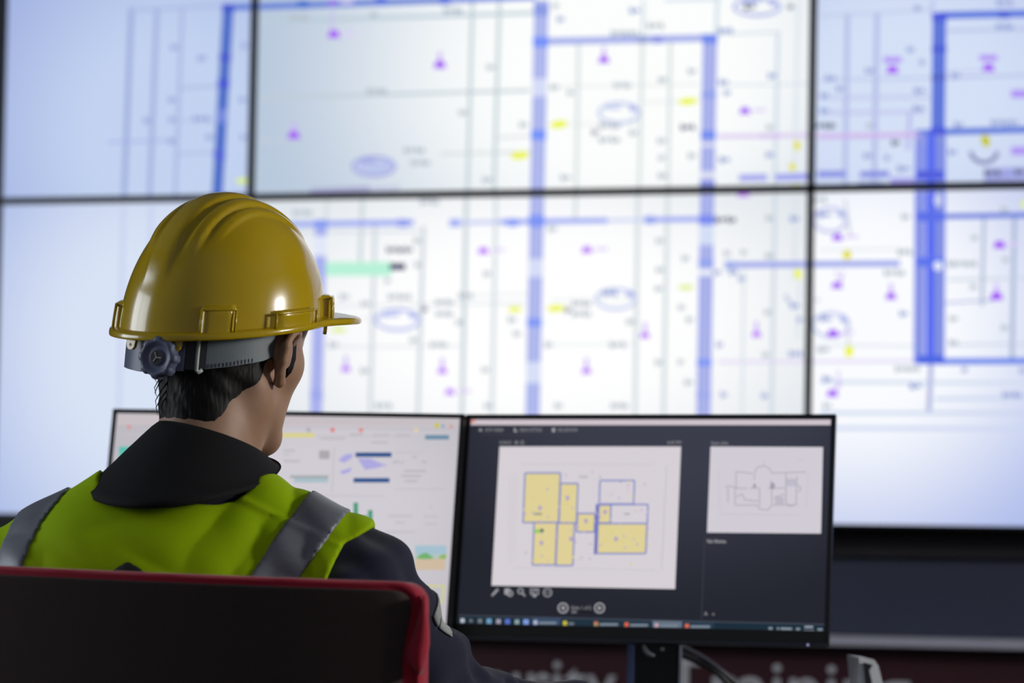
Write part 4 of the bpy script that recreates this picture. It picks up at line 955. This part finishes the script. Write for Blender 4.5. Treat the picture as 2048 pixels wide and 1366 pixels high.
# sleeve badges: two cloth patches lying on the outside of the right sleeve
from mathutils.bvhtree import BVHTree
bpy.context.view_layer.update()
bvh = BVHTree.FromObject(jacket, bpy.context.evaluated_depsgraph_get())
joff = V3(*abs_matrix(worker).translation)
dA = (elR - shR) / np.linalg.norm(elR - shR); qA = np.cross(dA, V3(1, 0, 0)); qA /= np.linalg.norm(qA)
m_badge = mat('badge_grey', (172, 176, 174), .5)
e0 = V3(.85, -.05, .42); e0 -= dA * (e0 @ dA); e0 /= np.linalg.norm(e0); e1 = np.cross(dA, e0)
for ta, la in ((.076, .0105), (.102, .0115)):
    rows = []
    for layer in (.0032, .0008):
        g = []
        for i in range(9):
            row = []
            for j_ in range(9):
                th = .36 * (j_ / 4 - 1); e = (e0 * math.cos(th) + e1 * math.sin(th))
                p = shR + dA * (ta + la * (i / 4 - 1)) - joff; q = p + e * .25
                h, n_, _, _ = bvh.ray_cast(Vector(q), Vector(-e))
                row.append((h + n_ * layer + Vector(joff)) if h else Vector(p + e * .07 + joff))
            g.append(row)
        rows.append(g)
    mb = MB(); V_ = [[[mb.bm.verts.new(p) for p in r] for r in g] for g in rows]
    for g in V_:
        for a in range(8):
            for b in range(8): mb.bm.faces.new((g[a][b], g[a][b + 1], g[a + 1][b + 1], g[a + 1][b]))
    rim_ = lambda g: g[0] + [r[-1] for r in g[1:]] + g[-1][-2::-1] + [r[0] for r in g[-2:0:-1]]
    r0, r1 = rim_(V_[0]), rim_(V_[1])
    for a in range(len(r0)): mb.bm.faces.new((r0[a], r0[(a + 1) % len(r0)], r1[(a + 1) % len(r0)], r1[a]))
    mb.build('sleeve_badge', m_badge, jacket, smooth=True)

# trousers and shoes
ft = Field(span((-.62, -.12, .011)), span((2.54, 3.29, .011)), span((.06, .74, .011)))
for p, k in torso[2:4] + legs: ft.add(p, max(k, .05), inflate=.020)
X, Y, Z = ft.grid((slice(None),) * 3)
ft.F = np.maximum(ft.F, np.maximum((Z - .66), .09 - Z).astype('f'))
tr = link(nets(ft, 'trousers'), 'trousers', mat('dark_trousers', (30, 32, 42), .85), worker)
for an in (anL, anR):
    f2 = Field(span((an[0] - .09, an[0] + .09, .007)), span((an[1] - .12, an[1] + .24, .007)), span((-.01, .16, .007)))
    f2.add(ell(an + V3(0, .07, -.04), (.046, .125, .045)), .03, inflate=.008); f2.add(cone(an + V3(0, -.01, -.03), an + V3(0, -.01, .05), .045, .042), .03, inflate=.004)
    f2.F = np.maximum(f2.F, (.004 - f2.ax[2][None, None, :]).astype('f'))
    link(nets(f2, 'shoe'), 'shoe', mat('shoe_leather', (22, 21, 20), .45), worker)

# ================================================================== the hard hat
m_yel = mat('yellow_shell', (198, 166, 0), .22, var=.03, vscale=12, coat=.45, spec=.5, coat_rough=.04)
m_band = mat('dark_suspension', (50, 53, 62), .45, var=.1)
m_strap = mat('grey_strap', (112, 122, 130), .45, var=.08)
m_knob = mat('blue_grey_knob', (98, 104, 130), .4, var=.1)
m_wire = mat('pale_buckle', (190, 196, 192), .4, var=.05)
YH = math.radians(37); gx = V3(math.cos(YH), -math.sin(YH), 0); gy = V3(math.sin(YH), math.cos(YH), 0)
rh = math.radians(5.5); g_x = gx * math.cos(rh) - up * math.sin(rh); g_z = up * math.cos(rh) + gx * math.sin(rh); g_y = np.cross(g_z, g_x)
HO2 = px(441, 646, 2.80)
GM = Matrix(((g_x[0], g_y[0], g_z[0], HO2[0]), (g_x[1], g_y[1], g_z[1], HO2[1]), (g_x[2], g_y[2], g_z[2], HO2[2]), (0, 0, 0, 1)))
hat = empty('hard_hat', None, 'yellow ribbed hard hat with grey adjustable band on the seated worker', 'helmet', M=GM)
AL, AF, AB, HH = .1085, .131, .122, .1465
SL = .20
def base(phi): return AL * math.cos(phi), (AF if math.sin(phi) > 0 else AB) * math.sin(phi)
def zb(y): return SL * y + .0
def sm(x, a, b): t = min(1, max(0, (x - a) / (b - a))); return t * t * (3 - 2 * t)
def shellp(phi, tau, off=0.0):
    bx, by = base(phi); c, s = math.cos(tau), math.sin(tau); z0 = zb(by)
    x, y, z = bx * c, by * c, z0 + (HH - z0) * s
    rib = math.exp(-(x / .0185) ** 8) + .85 * math.exp(-((abs(x) - .0330) / .0072) ** 6) + .6 * math.exp(-((abs(x) - .0500) / .0055) ** 6) + .0 * math.exp(-((abs(x) - .052) / .006) ** 4)
    f = sm(s, .30, .62) if y < 0 else sm(s, .34, .6)
    side = 1 if abs(x) < .0225 else (sm(s, .50, .74) if abs(x) < .0425 else sm(s, .60, .84))
    d = .0055 * rib * f * side + off
    n = np.array([x / AL ** 2, y / AB ** 2, max(z, 0) / HH ** 2]); n /= np.linalg.norm(n)
    return np.array([x, y, z]) + n * d
NP, NT = 240, 72
mb = MB()
rings = [[shellp(2 * math.pi * i / NP, math.pi / 2 * (1 - (1 - t / NT) ** 1.0) * .9985) for i in range(NP)] for t in range(NT + 1)]
inner = [[shellp(2 * math.pi * i / NP, math.pi / 2 * (t / 24) * .9985, -.004) for i in range(NP)] for t in range(24, -1, -1)]
mb.loft(rings, cap=False); mb.bm.faces.new([mb.bm.verts.new(p.tolist()) for p in rings[-1]])
mb.loft(inner, cap=False)
sh = mb.build('shell', m_yel, hat, smooth=True, world=False)
def brimw(phi):
    s = math.sin(phi); return .0105 + .043 * sm(s, .35, 1.0)
def brim_ring(k, dz):
    out = []
    for i in range(NP):
        phi = 2 * math.pi * i / NP; bx, by = base(phi); w = brimw(phi)
        tx_, ty_ = -AL * math.sin(phi), (AF if math.sin(phi) > 0 else AB) * math.cos(phi); n = np.array([ty_, -tx_]); n /= np.linalg.norm(n)
        e = k if k <= 0 else w * k
        fr = sm(math.sin(phi), .4, 1)
        droop = -.006 * (e / max(w, 1e-6)) ** 2 * fr * (e > 0)
        out.append((bx + n[0] * e, by + n[1] * e, zb(by) * 1.0 + (SL * n[1] * e if e > 0 else 0) * (1 - .35 * fr) + dz + droop))
    return out
mb = MB(); mb.loft([brim_ring(k, z) for k, z in ((-.004, .004), (.0, .0035), (.6, .0022), (.88, .0020), (.97, .0008), (1.0, -.0015), (1.0, -.0040), (.96, -.0055), (.86, -.0055), (.80, -.0030), (.3, -.0010), (-.004, -.001))], cap=False, wrap=True)
mb.build('brim', m_yel, hat, smooth=True, world=False)
def slot(phi_deg, half_w, hgt, depth, recess=True):
    mb = MB(); ph0 = math.radians(phi_deg); bx, by = base(ph0); R = math.hypot(bx, by); dphi = half_w / R
    zt = lambda k: math.asin(min(.95, k / HH))
    cols = 14
    def g(k, off): return [shellp(ph0 + dphi * (2 * i / cols - 1), zt(k), off * min(1, 6 * min(i, cols - i) / cols + .02)) for i in range(cols + 1)]
    rows = [g(0, depth), g(hgt * .62, depth), g(hgt * .72, depth * 1.08), g(hgt * .9, depth), g(hgt, depth * .55), g(hgt * 1.05, -.001)]
    mb.loft(rows, closed=False)
    # framing ribs
    for sgn in (-1, 1):
        pts = [shellp(ph0 + sgn * dphi * .93, zt(k), depth * 1.02) for k in (0, hgt * .4, hgt * .9)]
        mb.tube(pts, .0016, 8)
    pts = [shellp(ph0 + dphi * .93 * (2 * i / 8 - 1), zt(hgt * .86), depth * 1.02) for i in range(9)]; mb.tube(pts, .0016, 8)
    mb.build('accessory_slot', m_yel, hat, smooth=True, world=False)
for a in (-44, -136): slot(a, .0195, .028, .0065)
for a in (44, 136): slot(a, .014, .030, .010)
for a in (2, 178): slot(a, .030, .020, .0085)
def lug(phi_deg):
    ph0 = math.radians(phi_deg); bx, by = base(ph0); n = Vector((bx, by, 0)).normalized(); t = Vector((-n.y, n.x, 0)); c = Vector((bx, by, zb(by) - .003)) + n * .001
    P = [(-.0085, .002), (.0085, .002), (.0078, -.007), (.006, -.0125), (.0025, -.0150), (-.0025, -.0150), (-.006, -.0125), (-.0078, -.007)]
    mb = MB(); mb.loft([[c + t * x + Vector((0, 0, z)) + n * d for x, z in P] for d in (0, .004)])
    o = mb.build('chin_strap_lug', m_yel, hat, world=False)
    mb = MB(); hc = c + Vector((0, 0, -.0095)); mb.tube([hc + n * .0035, hc + n * .0043], .0018, 10); mb.build('lug_hole', m_black, o, world=False)
for a in (-66, -97, 40, 140): lug(a)
# suspension
def bandp(phi, z, r): return ((.0805 + r) * math.cos(phi), (.101 + r) * math.sin(phi) - .002, z)
def zlow(d):
    pts = [(-180, -.036), (-150, -.050), (-120, -.060), (-90, -.064), (-51, -.0585), (-30, -.0510), (-7, -.0410), (8, -.030), (25, -.018), (60, -.006), (180, -.004)]
    for (a, b), (c, e) in zip(pts, pts[1:]):
        if d <= c: return b + (e - b) * (d - a) / (c - a)
    return pts[-1][1]
def zhigh(d): return zb(.10 * math.sin(math.radians(d))) + .012
def band(name, d0, d1, m, r0, r1, lo=None, hi=None, parent=hat, n=40):
    mb = MB(); rows = []
    for i in range(n + 1):
        d = d0 + (d1 - d0) * i / n; p = math.radians(d); l = (lo or zlow)(d); h = (hi or zhigh)(d)
        rows.append([bandp(p, l, r0), bandp(p, l, r1 - .0004), bandp(p, l + .0005, r1), bandp(p, h - .0005, r1), bandp(p, h, r0)])
    mb.loft(rows, closed=True); return mb.build(name, m, parent, smooth=False, world=False)
bd = band('headband', -178, -46, m_band, .004, .009)
st_ = band('size_strap', -52, 55, m_strap, .0035, .0065)
band('strap_slot', -50, -16, mat('slot_shadow', (30, 26, 20), .8), .006, .0069, lo=lambda d: zhigh(d) - .0185 + (d + 50) * .00003, hi=lambda d: zhigh(d) - .0135 + (d + 50) * .00003, parent=st_)
tm = MB()
for k in range(14):
    d = math.radians(-46 + k * 2.4); l = zlow(math.degrees(d))
    tm.loft([[bandp(d + q, l + z, r) for q, z in ((-.007, .0012), (.007, .0012), (.007, .0052), (-.007, .0052))] for r in (.006, .0076)])
tm.build('strap_teeth', m_strap, st_, world=False)
bk = MB(); b0 = math.radians(-51.5)
bk.tube([bandp(b0 + .055, zhigh(-51) - .016, .010), bandp(b0 + .02, zhigh(-51) - .0135, .0115), bandp(b0, zhigh(-51) - .016, .0115), bandp(b0 - .004, -.040, .0115), bandp(b0 - .002, -.059, .0115), bandp(b0 + .02, -.0615, .0115), bandp(b0 + .06, -.058, .010)], .0023, 8)
bk.build('buckle', m_wire, hat, smooth=True, world=False)
band('ratchet_housing', -126, -60, m_knob, .006, .0125, lo=lambda d: -.066 + .004 * abs(d + 95) / 30, hi=lambda d: -.020)
kc = Vector((.0285, -.1165, -.0490)); kn = Vector((.22, -.97, .02)).normalized(); kt = Vector((.97, .22, 0)).normalized(); kb = kn.cross(kt)
def kring(r, d, sc):
    r = r * 1.0
    return [kc + kn * d + (kt * math.cos(t) + kb * math.sin(t)) * r * (1 + sc * (.5 + .5 * math.tanh(4 * math.cos(8 * t)))) for t in np.linspace(0, 2 * math.pi, 96, endpoint=False)]
mb = MB(); mb.loft([kring(.0215, 0, .12), kring(.0218, .008, .13), kring(.0208, .0125, .12), kring(.0185, .0135, .02), kring(.0165, .0125, 0), kring(.0135, .010, 0), kring(.0095, .0095, 0), kring(.0088, .0105, 0)])
kb_o = mb.build('ratchet_knob', m_knob, hat, smooth=True, world=False)
mb = MB(); mb.tube([kc + kn * .0100, kc + kn * .0112], .0082, 24); cap_o = mb.build('knob_centre', mat('knob_dark', (24, 25, 30), .5), kb_o, world=False)
mb = MB()
for t in (90, 210, 330):
    a = math.radians(t + 25); mb.tube([kc + kn * .0116, kc + kn * .0116 + (kt * math.cos(a) + kb * math.sin(a)) * .0062], .0007, 6)
mb.build('knob_mark', m_wire, kb_o, world=False)

# the hat was modelled in its own frame
bpy.context.view_layer.update()
